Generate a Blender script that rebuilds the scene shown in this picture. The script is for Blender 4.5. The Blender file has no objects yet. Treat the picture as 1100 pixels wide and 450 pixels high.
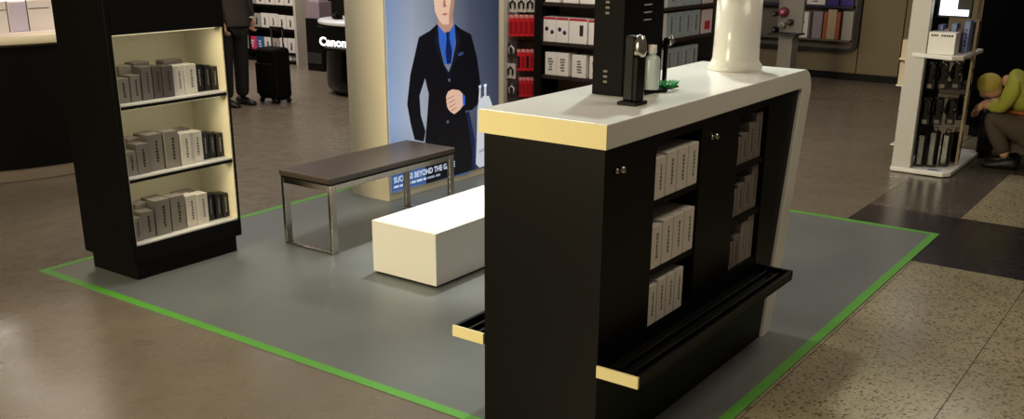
import bpy, bmesh, math, random
from mathutils import Vector, Matrix
random.seed(7)
C = bpy.context.scene.collection
scene = bpy.context.scene

# ------------------------------------------------------------------ camera
F_PX, CX, CY = 1067.40, 550.0, 294.73
RT = Vector((0.8112699, 0.5846372, 0.0063665)); UP = Vector((-0.1937892, 0.2586056, 0.9463450))
FW = Vector((-0.5516220, 0.7689750, -0.3230953)); CAM = Vector((5.1550, -2.69565, 1.77423))
cd = bpy.data.cameras.new('camera'); cam = bpy.data.objects.new('camera', cd); C.objects.link(cam)
cd.sensor_fit = 'HORIZONTAL'; cd.sensor_width = 36.0; cd.lens = F_PX * 36 / 1100
cd.shift_x = 0; cd.shift_y = (CY - 225) / 1100; cd.clip_end = 100
mw = Matrix((RT, UP, -FW)).transposed().to_4x4(); mw.translation = CAM
cam.matrix_world = mw; scene.camera = cam

# ------------------------------------------------------------------ world, lights, exposure
w = bpy.data.worlds.new('world'); scene.world = w; w.use_nodes = True
w.node_tree.nodes['Background'].inputs[0].default_value = (1.0, 0.80, 0.62, 1)
w.node_tree.nodes['Background'].inputs[1].default_value = 0.085

def area(name, loc, target, size, power, col, size_y=None, spread=180):
    l = bpy.data.lights.new(name, 'AREA'); l.energy = power; l.color = col
    l.shape = 'RECTANGLE'; l.size = size; l.size_y = size_y or size; l.spread = math.radians(spread)
    o = bpy.data.objects.new(name, l); C.objects.link(o); o.location = loc
    d = Vector(target) - Vector(loc); o.rotation_euler = d.to_track_quat('-Z', 'Y').to_euler(); return o
def spot(name, loc, target, ang, power, col, blend=0.6, r=0.08):
    l = bpy.data.lights.new(name, 'SPOT'); l.energy = power; l.color = col; l.spot_size = math.radians(ang); l.spot_blend = blend
    l.shadow_soft_size = r
    o = bpy.data.objects.new(name, l); C.objects.link(o); o.location = loc
    d = Vector(target) - Vector(loc); o.rotation_euler = d.to_track_quat('-Z', 'Y').to_euler(); return o
area('ceiling_lamp_display', (1.0, 1.6, 3.7), (1.2, 1.6, 0), 1.6, 62, (1.0, 0.95, 0.86))
area('ceiling_lamp_aisle', (-4.0, 3.0, 3.7), (-4.0, 3.2, 0), 1.6, 60, (1.0, 0.84, 0.70))
area('ceiling_lamp_back', (-5.0, 5.6, 3.7), (-5.4, 7.0, 0.3), 1.6, 90, (1.0, 0.93, 0.86))
area('ceiling_lamp_middle_shelves', (0.8, 4.3, 3.2), (0.3, 5.6, 0.7), 1.2, 48, (1.0, 0.92, 0.84))
area('fill_light_right_aisle', (3.4, 7.0, 3.6), (1.2, 6.4, 0.9), 1.2, 24, (1.0, 0.93, 0.85))  # added fill to brighten the side cartons of the brown unit
area('ceiling_lamp_far_left', (-8.7, 4.16, 3.6), (-8.7, 4.16, 0), 0.55, 60, (1.0, 0.92, 0.82))
area('ceiling_lamp_entrance', (4.9, 1.2, 3.7), (4.9, 1.8, 0), 1.2, 26, (1.0, 0.86, 0.66))
area('low_warm_light', (1.6, -5.2, 2.3), (1.4, 1.5, 0.9), 1.4, 108, (1.0, 0.85, 0.54), 1.0, spread=110)  # unseen warm light from low behind the camera, well below the ceiling
spot('spot_white_plinth', (1.3, 2.4, 3.6), (1.75, 1.9, 0.3), 34, 420, (1.0, 0.98, 0.93))
spot('spot_counter_top', (2.6, 2.3, 3.7), (3.35, 0.9, 1.22), 42, 230, (0.92, 1.0, 0.94))
spot('spot_round_desk', (-2.6, 0.2, 3.4), (-3.0, 1.4, 1.1), 46, 720, (1.0, 0.82, 0.74))
vs = scene.view_settings; vs.view_transform = 'Standard'; vs.look = 'None'; vs.gamma = 1; vs.use_curve_mapping = False
vs.exposure = 0.22

# ------------------------------------------------------------------ helpers
def at(u, v, x=None, y=None, z=None):
    """a point of the real plane x=.., y=.. or z=.. seen at photo pixel (u, v)"""
    d = FW + RT * ((u - CX) / F_PX) - UP * ((v - CY) / F_PX)
    t = (x - CAM.x) / d.x if x is not None else (y - CAM.y) / d.y if y is not None else (z - CAM.z) / d.z
    return CAM + d * t
def lin(h):
    h = h.lstrip('#'); return tuple(((int(h[i:i+2], 16) / 255) ** 2.2) for i in (0, 2, 4)) + (1,)
MATS = {}
def mat(name, col, rough=0.5, metal=0.0, emit=0.0, noise=0.08, scale=6.0, spec=0.5, ecol=None):
    if name in MATS: return MATS[name]
    m = bpy.data.materials.new(name); m.use_nodes = True; nt = m.node_tree; b = nt.nodes['Principled BSDF']
    c = lin(col)
    b.inputs['Roughness'].default_value = rough; b.inputs['Metallic'].default_value = metal
    b.inputs['Specular IOR Level'].default_value = spec
    tc = nt.nodes.new('ShaderNodeTexCoord'); n = nt.nodes.new('ShaderNodeTexNoise'); n.inputs['Scale'].default_value = scale
    n.inputs['Detail'].default_value = 4
    r = nt.nodes.new('ShaderNodeMixRGB'); r.inputs[1].default_value = tuple(x * (1 - noise) for x in c[:3]) + (1,)
    r.inputs[2].default_value = tuple(min(1, x * (1 + noise)) for x in c[:3]) + (1,)
    nt.links.new(tc.outputs['Object'], n.inputs['Vector']); nt.links.new(n.outputs['Fac'], r.inputs[0]); nt.links.new(r.outputs[0], b.inputs['Base Color'])
    if emit:
        b.inputs['Emission Color'].default_value = lin(ecol) if ecol else c; b.inputs['Emission Strength'].default_value = emit
    MATS[name] = m; return m

class MB:
    def __init__(s): s.v = []; s.f = []; s.sm = []
    def add(s, vs_, fs, smooth=False):
        n = len(s.v); s.v += [tuple(p) for p in vs_]; s.f += [[i + n for i in f] for f in fs]; s.sm += [smooth] * len(fs); return s
    def box(s, x0, x1, y0, y1, z0, z1):
        v = [(x, y, z) for z in (z0, z1) for y in (y0, y1) for x in (x0, x1)]
        return s.add(v, [(0, 2, 3, 1), (4, 5, 7, 6), (0, 1, 5, 4), (2, 6, 7, 3), (0, 4, 6, 2), (1, 3, 7, 5)])
    def prism(s, pts, a0, a1, axis='x'):
        """polygon in the two other axes, extruded along axis"""
        mk = {'x': lambda p, a: (a, p[0], p[1]), 'y': lambda p, a: (p[0], a, p[1]), 'z': lambda p, a: (p[0], p[1], a)}[axis]
        n = len(pts); v = [mk(p, a0) for p in pts] + [mk(p, a1) for p in pts]
        return s.add(v, [list(range(n))[::-1], list(range(n, 2 * n))] + [(i, (i + 1) % n, n + (i + 1) % n, n + i) for i in range(n)])
    def lathe(s, prof, cx=0, cy=0, n=32, smooth=True, a0=0, a1=2 * math.pi):
        full = abs(a1 - a0 - 2 * math.pi) < 1e-6; m = n if full else n + 1
        v = []
        for r, z in prof:
            for k in range(m):
                a = a0 + (a1 - a0) * k / n; v.append((cx + r * math.cos(a), cy + r * math.sin(a), z))
        f = []
        for j in range(len(prof) - 1):
            for k in range(n):
                k2 = (k + 1) % m; f.append((j * m + k, j * m + k2, (j + 1) * m + k2, (j + 1) * m + k))
        s.add(v, f, smooth)
        return s
    def tube(s, pts, r, n=10, caps=True):
        pts = [Vector(p) for p in pts]; rings = []
        for i, p in enumerate(pts):
            d = (pts[min(i + 1, len(pts) - 1)] - pts[max(i - 1, 0)]).normalized()
            a = d.orthogonal().normalized() if i == 0 else (rings[-1][1] - d * rings[-1][1].dot(d)).normalized()
            rings.append((p, a, d.cross(a)))
        rr = r if isinstance(r, (list, tuple)) else [r] * len(pts)
        v = [p + (a * math.cos(2 * math.pi * k / n) + b * math.sin(2 * math.pi * k / n)) * rr[i] for i, (p, a, b) in enumerate(rings) for k in range(n)]
        f = [(i * n + k, i * n + (k + 1) % n, (i + 1) * n + (k + 1) % n, (i + 1) * n + k) for i in range(len(pts) - 1) for k in range(n)]
        if caps: f += [list(range(n))[::-1], [len(v) - n + k for k in range(n)]]
        return s.add(v, f, True)
    def build(s, name, m, parent=None, origin=None, bevel=0.0, seg=2):
        """world coordinates in; geometry is stored relative to the parent's (unrotated) location or to origin"""
        off = Vector((0, 0, 0))
        chain = parent
        while chain is not None: off += chain.location; chain = chain.parent
        o2 = Vector(origin) if origin is not None else None
        base = off if o2 is None else o2
        me = bpy.data.meshes.new(name); me.from_pydata([tuple(Vector(p) - base) for p in s.v], [], s.f); me.update()
        for p, q in zip(me.polygons, s.sm): p.use_smooth = q
        bm = bmesh.new(); bm.from_mesh(me); bmesh.ops.recalc_face_normals(bm, faces=bm.faces); bm.to_mesh(me); bm.free()
        o = bpy.data.objects.new(name, me); C.objects.link(o); me.materials.append(m)
        if parent is not None: o.parent = parent
        if o2 is not None: o.location = o2 - off
        if bevel:
            b = o.modifiers.new('bevel', 'BEVEL'); b.width = bevel; b.segments = seg; b.limit_method = 'ANGLE'
        return o
def tag(o, label=None, cat=None, group=None, kind=None):
    if label: o['label'] = label
    if cat: o['category'] = cat
    if group: o['group'] = group
    if kind: o['kind'] = kind
    return o
def thing(name, label, cat, loc=(0, 0, 0), group=None):
    o = bpy.data.objects.new(name, None); C.objects.link(o); o.location = loc; o.empty_display_size = 0.1
    return tag(o, label, cat, group)
def B(name, m, parent, x0, x1, y0, y1, z0, z1, bevel=0.0, **k):
    return MB().box(x0, x1, y0, y1, z0, z1).build(name, m, parent, bevel=bevel, **k)
ORD = ['first', 'second', 'third', 'fourth', 'fifth', 'sixth', 'seventh', 'eighth', 'ninth', 'tenth', 'eleventh', 'twelfth', 'thirteenth', 'fourteenth', 'fifteenth', 'sixteenth']

def text(name, body, m, parent, loc, rot, size, extrude=0.0008, offset=0.0, align='LEFT', sx=1.0):
    cu = bpy.data.curves.new(name, 'FONT'); cu.body = body; cu.size = size; cu.extrude = extrude; cu.offset = offset; cu.align_x = align
    cu.space_character = 1.02
    o = bpy.data.objects.new(name, cu); C.objects.link(o); cu.materials.append(m)
    off = Vector((0, 0, 0)); chain = parent
    while chain is not None: off += chain.location; chain = chain.parent
    o.parent = parent; o.location = Vector(loc) - off; o.rotation_euler = rot; o.scale = (sx, 1, 1)
    bpy.context.view_layer.update()
    me = bpy.data.meshes.new_from_object(o.evaluated_get(bpy.context.evaluated_depsgraph_get())); me.name = name
    n = bpy.data.objects.new(name, me); C.objects.link(n); n.parent = parent; n.location = o.location; n.rotation_euler = rot; n.scale = (sx, 1, 1)
    bpy.data.objects.remove(o); bpy.data.curves.remove(cu); n.name = name; return n
ROT_PX = (math.pi / 2, 0, math.pi / 2)       # lettering facing +X
ROT_NY = (math.pi / 2, 0, 0)                 # lettering facing -Y

# ------------------------------------------------------------------ materials
BLACK = mat('black_laminate', '#080707', 0.45, noise=0.15, spec=0.2)
BLACK2 = mat('black_board', '#0b0908', 0.55, noise=0.15, spec=0.2)
CHAR = mat('charcoal', '#2a2624', 0.6)
CREAM = mat('cream_panel', '#e3d9bd', 0.5, noise=0.03, spec=0.35)
LINING = mat('cream_lining', '#d6cfb4', 0.6, noise=0.04, spec=0.3)
WHITE = mat('white_laminate', '#e9e8e2', 0.32, noise=0.02)
GLOSSW = mat('white_gloss', '#e6e5dd', 0.22, noise=0.02)
CHROME = mat('brushed_chrome', '#b9b4aa', 0.22, 1.0, noise=0.05)
LEATHER = mat('dark_brown_leather', '#463e39', 0.40, noise=0.2, scale=40)
GREYBOX = mat('grey_carton', '#77716b', 0.55, noise=0.06)
DGREYBOX = mat('dark_grey_carton', '#57524f', 0.5, noise=0.06)
MGREYBOX = mat('warm_grey_carton', '#8f8980', 0.55, noise=0.06)
WBOX = mat('white_carton', '#e0dad0', 0.5, noise=0.03)
BBOX = mat('black_carton', '#1b1a1f', 0.35, noise=0.1)
INK = mat('dark_print', '#2a2624', 0.5)
INKL = mat('light_print', '#a8a6a6', 0.5)
INKG = mat('grey_print', '#6d675f', 0.5)
REDP = mat('red_print', '#b03038', 0.5)
RED = mat('red_carton', '#c8202a', 0.4, noise=0.1)
SKIN = mat('skin', '#c99a7c', 0.55, noise=0.06)
GREEN = mat('green_tape', '#5aa636', 0.5, noise=0.12, scale=14)

def node_mat(name, build):
    m = bpy.data.materials.new(name); m.use_nodes = True; build(m.node_tree, m.node_tree.nodes['Principled BSDF']); return m
def ramp(nt, fac, stops, interp='LINEAR'):
    r = nt.nodes.new('ShaderNodeValToRGB'); r.color_ramp.interpolation = interp
    while len(r.color_ramp.elements) < len(stops): r.color_ramp.elements.new(0.5)
    for e, (p, c) in zip(r.color_ramp.elements, stops): e.position = p; e.color = lin(c)
    nt.links.new(fac, r.inputs[0]); return r
def concrete(nt, b):
    tc = nt.nodes.new('ShaderNodeTexCoord'); n = nt.nodes.new('ShaderNodeTexNoise'); n.inputs['Scale'].default_value = 1.3; n.inputs['Detail'].default_value = 8; n.inputs['Roughness'].default_value = 0.6
    n.inputs['Distortion'].default_value = 0.6
    n2 = nt.nodes.new('ShaderNodeTexNoise'); n2.inputs['Scale'].default_value = 9; n2.inputs['Detail'].default_value = 6
    for q in (n, n2): nt.links.new(tc.outputs['Object'], q.inputs['Vector'])
    r = ramp(nt, n.outputs['Fac'], [(0.3, '#71675a'), (0.5, '#766c5f'), (0.7, '#7c7264')])
    r2 = ramp(nt, n2.outputs['Fac'], [(0.3, '#e6e4e0'), (0.7, '#ffffff')])
    mx = nt.nodes.new('ShaderNodeMixRGB'); mx.blend_type = 'MULTIPLY'; mx.inputs[0].default_value = 0.35
    nt.links.new(r.outputs[0], mx.inputs[1]); nt.links.new(r2.outputs[0], mx.inputs[2]); nt.links.new(mx.outputs[0], b.inputs['Base Color'])
    mr = nt.nodes.new('ShaderNodeMapRange'); mr.inputs[3].default_value = 0.2; mr.inputs[4].default_value = 0.36
    nt.links.new(n2.outputs['Fac'], mr.inputs[0]); nt.links.new(mr.outputs[0], b.inputs['Roughness'])
    bp = nt.nodes.new('ShaderNodeBump'); bp.inputs['Strength'].default_value = 0.012; nt.links.new(n2.outputs['Fac'], bp.inputs['Height']); nt.links.new(bp.outputs[0], b.inputs['Normal'])
CONC = node_mat('polished_concrete', concrete)
def terrazzo(base, chips, dens, name):
    def f(nt, b):
        tc = nt.nodes.new('ShaderNodeTexCoord')
        v = nt.nodes.new('ShaderNodeTexVoronoi'); v.inputs['Scale'].default_value = 95; nt.links.new(tc.outputs['Object'], v.inputs['Vector'])
        bw = nt.nodes.new('ShaderNodeSeparateColor'); nt.links.new(v.outputs['Color'], bw.inputs[0])
        r = ramp(nt, bw.outputs[0], [(0.0, chips[0]), (dens, chips[1]), (dens * 2, base[0]), (0.85, base[1])], 'CONSTANT')
        n = nt.nodes.new('ShaderNodeTexNoise'); n.inputs['Scale'].default_value = 3; n.inputs['Detail'].default_value = 5; nt.links.new(tc.outputs['Object'], n.inputs['Vector'])
        r2 = ramp(nt, n.outputs['Fac'], [(0.3, '#d9d6cf'), (0.7, '#ffffff')])
        mx = nt.nodes.new('ShaderNodeMixRGB'); mx.blend_type = 'MULTIPLY'; mx.inputs[0].default_value = 0.7
        nt.links.new(r.outputs[0], mx.inputs[1]); nt.links.new(r2.outputs[0], mx.inputs[2]); nt.links.new(mx.outputs[0], b.inputs['Base Color'])
        b.inputs['Roughness'].default_value = 0.24
    return node_mat(name, f)
TERC = terrazzo(('#a2987c', '#afa587'), ('#665d4b', '#83775e'), 0.09, 'cream_terrazzo')
TERD = terrazzo(('#2e2a2d', '#262327'), ('#4a444a', '#39343a'), 0.10, 'dark_terrazzo')
TERG = terrazzo(('#565049', '#5e574f'), ('#3b3632', '#6d655b'), 0.10, 'grey_terrazzo')
def matf(nt, b):
    tc = nt.nodes.new('ShaderNodeTexCoord'); n = nt.nodes.new('ShaderNodeTexNoise'); n.inputs['Scale'].default_value = 1.6; n.inputs['Detail'].default_value = 5
    nt.links.new(tc.outputs['Object'], n.inputs['Vector'])
    r = ramp(nt, n.outputs['Fac'], [(0.3, '#646968'), (0.7, '#6f7371')]); nt.links.new(r.outputs[0], b.inputs['Base Color'])
    mr = nt.nodes.new('ShaderNodeMapRange'); mr.inputs[3].default_value = 0.33; mr.inputs[4].default_value = 0.5
    nt.links.new(n.outputs['Fac'], mr.inputs[0]); nt.links.new(mr.outputs[0], b.inputs['Roughness'])
MATV = node_mat('grey_vinyl', matf)

# ------------------------------------------------------------------ setting
floor = MB().box(-12, 3.24, -6, 11, -0.08, 0).box(3.24, 9, -6, 11, -0.08, -0.006).build('floor', CONC); tag(floor, kind='structure')
g = 0.002
def tile(m, x0, x1, y0, y1): B('terrazzo_slab', m, floor, x0 + g, x1 - g, y0 + g, y1 - g, -0.006, 0.0)
XS = [3.24, 3.85, 4.461, 5.07, 5.68, 6.29, 6.9]
for i in range(6):
    for y0, y1 in ((-5.9, -3.2), (-3.2, -0.5), (-0.5, 3.122)): tile(TERC, XS[i], XS[i + 1], y0, y1)
for x0, x1 in ((3.24, 5.07), (5.07, 6.9)): tile(TERD, x0, x1, 3.122, 4.27)
tile(TERG, 3.24, 3.85, 4.27, 6.8)
for i in range(1, 6): tile(TERC, XS[i], XS[i + 1], 4.27, 5.9)
for x0, x1 in ((3.85, 5.07), (5.07, 6.9)): tile(TERG, x0, x1, 5.9, 6.8)
OLIVE = mat('olive_wall_panel', '#6f6348', 0.6, noise=0.1, scale=2)
wall = B('wall_back', CHAR, None, -12, 9, 10.64, 10.8, 0, 3.8); tag(wall, kind='structure')
for i, (x0, x1) in enumerate([(-0.9, 1.12), (1.12, 1.66), (1.66, 2.6), (2.6, 3.6)]):
    B('wall_panel', OLIVE, wall, x0 + 0.006, x1 - 0.006, 10.6, 10.64, 0.09, 3.7, bevel=0.004)
bb = B('baseboard_back', BLACK2, None, -0.9, 3.6, 10.575, 10.6, 0, 0.075); tag(bb, kind='structure')
wl = B('wall_left', mat('taupe_wall', '#4a423c', 0.8), None, -12, -11.85, -6, 10.64, 0, 3.8); tag(wl, kind='structure')

# ------------------------------------------------------------------ mat with green tape
W_, D_ = 3.834, 3.782
fm = thing('floor_mat', 'large grey vinyl mat edged in green tape beneath the display furniture', 'mat', (W_ / 2, D_ / 2, 0))
B('mat_sheet', MATV, fm, 0, W_, 0, D_, 0, 0.004)
T = 0.047
for a in ((0, W_, 0, T), (0, W_, D_ - T, D_), (0, T, T, D_ - T), (W_ - T, W_, T, D_ - T)):
    tag(B('tape_strip', GREEN, fm, a[0], a[1], a[2], a[3], 0.004, 0.0052), 'bright green tape')

# ------------------------------------------------------------------ product boxes
def marks_px(x, y0, y1, z0, z1, rows=7, width=0.32):
    """vertical line of small printed marks on a face at x, facing +X"""
    mb = MB(); yc = (y0 + y1) / 2 + (y1 - y0) * 0.08; hw = (y1 - y0) * width * 0.62 / 2; H = z1 - z0
    for k in range(rows):
        a = z0 + H * (0.22 + 0.62 * k / rows); b_ = a + H * 0.62 / rows * 0.72
        mb.box(x, x + 0.0006, yc - hw * random.uniform(0.5, 1), yc + hw * random.uniform(0.5, 1), a, b_)
    return mb
def marks_ny(y, x0, x1, z0, z1, rows=5, width=0.5):
    mb = MB(); xc = (x0 + x1) / 2; hw = (x1 - x0) * width / 2; H = z1 - z0
    for k in range(rows):
        a = z0 + H * (0.2 + 0.6 * k / rows); b_ = a + H * 0.6 / rows * 0.6
        mb.box(xc - hw * random.uniform(0.4, 1), xc + hw * random.uniform(0.4, 1), y - 0.0006, y, a, b_)
    return mb
def carton(x0, x1, y0, y1, z0, z1, m, label, group, face='+x', ink=None, name='product_box', cat='box', band=None):
    z0 += 0.0008; org = ((x0 + x1) / 2, (y0 + y1) / 2, z0)
    o = MB().box(x0, x1, y0, y1, z0, z1).build(name, m, None, origin=org, bevel=0.0015, seg=1); tag(o, label, cat, group)
    if ink:
        mm = marks_px(x1, y0, y1, z0, z1) if face == '+x' else marks_ny(y0, x0, x1, z0, z1)
        mm.build('printed_marks', ink, o)
    if band:
        H = z1 - z0
        if face == '+x': B('colour_band', band, o, x1, x1 + 0.0008, y0, y1, z1 - H * 0.1, z1)
        else: B('colour_band', band, o, x0, x1, y0 - 0.0008, y0, z1 - H * 0.1, z1)
    return o

# ------------------------------------------------------------------ black cabinet on the left
cb = thing('display_cabinet', 'tall black display cabinet with three lit shelves of cartons on the grey mat', 'cabinet', (0.38, 0.567, 0.004))
x0, x1, y0, y1 = 0.150, 0.605, 0.205, 0.925; H = 1.78
B('base', BLACK2, cb, 0.176, 0.580, 0.232, 0.900, 0.004, 0.100)
B('side_panel', BLACK, cb, x0, x1, y0, y0 + 0.028, 0.100, H, bevel=0.002)
B('side_panel', BLACK, cb, x0, x1, y1 - 0.014, y1, 0.100, H, bevel=0.002)
B('back_panel', BLACK, cb, x0, x0 + 0.02, y0 + 0.028, y1 - 0.014, 0.100, H)
ya, yb = y0 + 0.028, y1 - 0.014
B('bottom_panel', BLACK, cb, x0 + 0.02, x1, ya, yb, 0.100, 0.196, bevel=0.002)
B('header_panel', BLACK, cb, x0 + 0.02, x1, ya, yb, 1.29, H, bevel=0.002)
lb = B('back_lining', LINING, cb, x0 + 0.12, x0 + 0.128, ya, yb, 0.206, 1.29)
B('side_lining', LINING, cb, x0 + 0.128, x1 - 0.004, yb - 0.006, yb, 0.206, 1.29)
B('side_lining', LINING, cb, x0 + 0.128, x1 - 0.004, ya, ya + 0.005, 0.206, 1.29)
SH = [0.206, 0.563, 0.943]
for k, z in enumerate(SH):
    sh = B('shelf', WHITE, cb, x0 + 0.128, x1 - 0.006, ya + 0.005, yb - 0.006, z - 0.010, z, bevel=0.001)
    if k: B('shelf_edge', BLACK, sh, x0 + 0.128, x1 - 0.004, ya + 0.005, yb - 0.006, z - 0.026, z - 0.010)
LED = mat('warm_led', '#fff0c0', 0.5, emit=0.6)
for z in (SH[1] - 0.026, SH[2] - 0.026, 1.29):
    B('light_strip', LED, cb, 0.555, 0.565, ya + 0.02, yb - 0.02, z - 0.008, z)
    l = area('cabinet_strip_light', (0.545, 0.57, z - 0.012), (0.44, 0.57, z - 0.4), 0.03, 0.36, (1.0, 0.90, 0.66), 0.6)
    l.rotation_euler = (0, math.radians(18), 0)
KIND = {'g': (GREYBOX, 'grey', INK), 'd': (DGREYBOX, 'dark grey', INK), 'm': (MGREYBOX, 'light grey', INK), 'w': (WBOX, 'white', INKG), 'b': (BBOX, 'black', INKL)}
rows = [('top', SH[2], [(0.258, 0.335, 'm', 0.125), (0.342, 0.402, 'm', 0.135), (0.408, 0.470, 'g', 0.172), (0.475, 0.531, 'd', 0.170), (0.535, 0.600, 'd', 0.165), (0.604, 0.672, 'w', 0.158), (0.676, 0.752, 'w', 0.158), (0.756, 0.812, 'b', 0.148), (0.818, 0.858, 'b', 0.140), (0.862, 0.905, 'b', 0.128)]),
        ('middle', SH[1], [(0.258, 0.322, 'm', 0.130), (0.326, 0.400, 'm', 0.160), (0.406, 0.496, 'm', 0.196), (0.504, 0.592, 'm', 0.200), (0.600, 0.670, 'w', 0.176), (0.674, 0.748, 'w', 0.172), (0.756, 0.806, 'b', 0.150), (0.812, 0.850, 'b', 0.144), (0.856, 0.900, 'b', 0.136)]),
        ('bottom', SH[0], [(0.254, 0.308, 'm', 0.130), (0.312, 0.394, 'm', 0.150), (0.402, 0.496, 'm', 0.195), (0.504, 0.596, 'm', 0.195), (0.604, 0.672, 'w', 0.180), (0.676, 0.748, 'w', 0.176), (0.756, 0.806, 'b', 0.152), (0.812, 0.852, 'b', 0.148), (0.858, 0.900, 'b', 0.142)])]
for nm, z, L in rows:
    for i, (a, b_, k, h) in enumerate(L):
        m, word, ink = KIND[k]; dx = random.uniform(-0.006, 0.006)
        xf = 0.552 + dx - (0.02 if k == 'b' else 0)
        carton(xf - 0.075, xf, a, b_, z, z + h, m, '%s carton with vertical print, %s from left on the black cabinet\'s %s shelf' % (word, ORD[i], nm), 'cartons in the black cabinet', '+x', ink)
    # second row standing behind
    for i, (a, b_, k, h) in enumerate([(0.345, 0.42, 'm', 0.175), (0.43, 0.53, 'g', 0.185), (0.62, 0.74, 'g', 0.178)]):
        m, word, ink = KIND[k]
        carton(0.385, 0.46, a, b_, z, z + h, m, '%s carton of the back row, %s from left on the black cabinet\'s %s shelf' % (word, ORD[i], nm), 'cartons in the black cabinet', '+x')

# ------------------------------------------------------------------ bench
bx0, bx1, by0, by1, bz = 0.694, 1.103, 1.170, 2.290, 0.459
bn = thing('bench', 'dark leather bench on square chrome loop legs standing on the grey mat', 'bench', ((bx0 + bx1) / 2, (by0 + by1) / 2, 0.004))
B('seat_pad', LEATHER, bn, bx0 - 0.008, bx1 + 0.008, by0 - 0.008, by1 + 0.008, bz - 0.034, bz, bevel=0.008, seg=3)
B('seat_board', BLACK2, bn, bx0, bx1, by0, by1, bz - 0.044, bz - 0.034)
for x in (bx0, bx1 - 0.02): B('side_rail', CHROME, bn, x, x + 0.02, by0 + 0.045, by1 - 0.045, bz - 0.078, bz - 0.044, bevel=0.002)
for y in (by0, by1 - 0.045):
    lp = bn
    B('leg', CHROME, lp, bx0, bx0 + 0.022, y, y + 0.045, 0.018, bz - 0.044, bevel=0.002)
    B('leg', CHROME, lp, bx1 - 0.022, bx1, y, y + 0.045, 0.018, bz - 0.044, bevel=0.002)
    B('foot_bar', CHROME, lp, bx0, bx1, y, y + 0.045, 0.004, 0.018, bevel=0.002)
    B('end_rail', CHROME, lp, bx0 + 0.022, bx1 - 0.022, y, y + 0.045, bz - 0.078, bz - 0.044, bevel=0.002)

# ------------------------------------------------------------------ white low plinth
wp = thing('display_plinth', 'low white rectangular plinth between the bench and the tall black counter', 'plinth', (1.727, 1.8, 0.004))
B('kick_base', BLACK2, wp, 1.515, 1.938, 1.10, 2.48, 0.004, 0.016)
B('body', WHITE, wp, 1.501, 1.952, 1.086, 2.50, 0.016, 0.305, bevel=0.003)

# ------------------------------------------------------------------ tall counter
FX, BX, FY = 3.585, 3.104, -0.006
TZ = 1.217; SL = 0.082
ct = thing('display_counter', 'tall black retail counter with thick white top flowing into a slanted end', 'counter', (3.34, 0.8, 0.004))
# white top and slanting end, one folded slab (profile in y,z)
prof = [(-0.024, TZ), (1.67, TZ)]
R_ = 0.10
ctr = (1.70, TZ - R_)
for k in range(0, 9):
    a = math.radians(90 - 90 * k / 8 * 1.06); prof.append((ctr[0] + R_ * math.cos(a), ctr[1] + R_ * math.sin(a)))
prof += [(1.575, 0.004), (1.475, 0.004), (1.690, TZ - SL - 0.012), (1.672, TZ - SL), (-0.024, TZ - SL)]
tp = MB().prism(prof, 3.096, 3.600, 'x').build('counter_top', GLOSSW, ct, bevel=0.004)
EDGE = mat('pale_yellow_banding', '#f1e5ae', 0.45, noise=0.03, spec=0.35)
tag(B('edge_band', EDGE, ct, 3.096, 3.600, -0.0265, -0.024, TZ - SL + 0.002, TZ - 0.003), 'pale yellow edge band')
def ye(z): return 1.475 + (1.690 - 1.475) * (z - 0.004) / (TZ - SL - 0.016)
ZT = TZ - SL - 0.002
B('front_panel', BLACK, ct, BX, FX, FY, 0.02, 0.004, ZT)
B('side_panel', BLACK, ct, FX - 0.26, FX, 0.02, 0.345, 0.40, ZT)
B('divider_panel', BLACK, ct, FX - 0.26, FX, 0.705, 1.050, 0.40, ZT)
MB().prism([(1.348, 0.40), (ye(0.40), 0.40), (ye(ZT) - 0.004, ZT), (1.348, ZT)], FX - 0.26, FX, 'x').build('end_panel', BLACK, ct)
MB().prism([(0.02, 0.004), (ye(0.004), 0.004), (ye(0.40), 0.40), (0.02, 0.40)], FX - 0.26, FX, 'x').build('lower_panel', BLACK, ct)
B('top_rail', BLACK, ct, FX - 0.26, FX, 0.345, 0.705, 1.10, ZT); B('top_rail', BLACK, ct, FX - 0.26, FX, 1.05, 1.348, 1.10, ZT)
MB().prism([(0.02, 0.004), (ye(0.004), 0.004), (ye(ZT) - 0.004, ZT), (0.02, ZT)], BX, FX - 0.26, 'x').build('back_panel', BLACK, ct)
NZ1 = [0.412, 0.632, 0.890]; NZ2 = [0.430, 0.660, 0.882]
for z in NZ1[1:]: B('niche_shelf', BLACK2, ct, FX - 0.26, FX - 0.004, 0.345, 0.705, z - 0.022, z)
for z in NZ2[1:]: B('niche_shelf', BLACK2, ct, FX - 0.26, FX - 0.004, 1.05, 1.348, z - 0.022, z)
B('niche_shelf', BLACK2, ct, FX - 0.26, FX - 0.004, 0.345, 0.705, 0.400, 0.412); B('niche_shelf', BLACK2, ct, FX - 0.26, FX - 0.004, 1.05, 1.348, 0.400, 0.430)
for y in (0.082, 0.800):
    kn = MB()
    for dy, r, d in ((-0.014, 0.010, 0.010), (0.014, 0.013, 0.018)):
        kn.tube([(FX, y + dy, 1.052), (FX + d * 0.6, y + dy, 1.052), (FX + d, y + dy, 1.052)], [r, r, r * 0.7], 16)
    tag(kn.build('door_lock', CHROME, ct), 'small round chrome lock')
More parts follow.
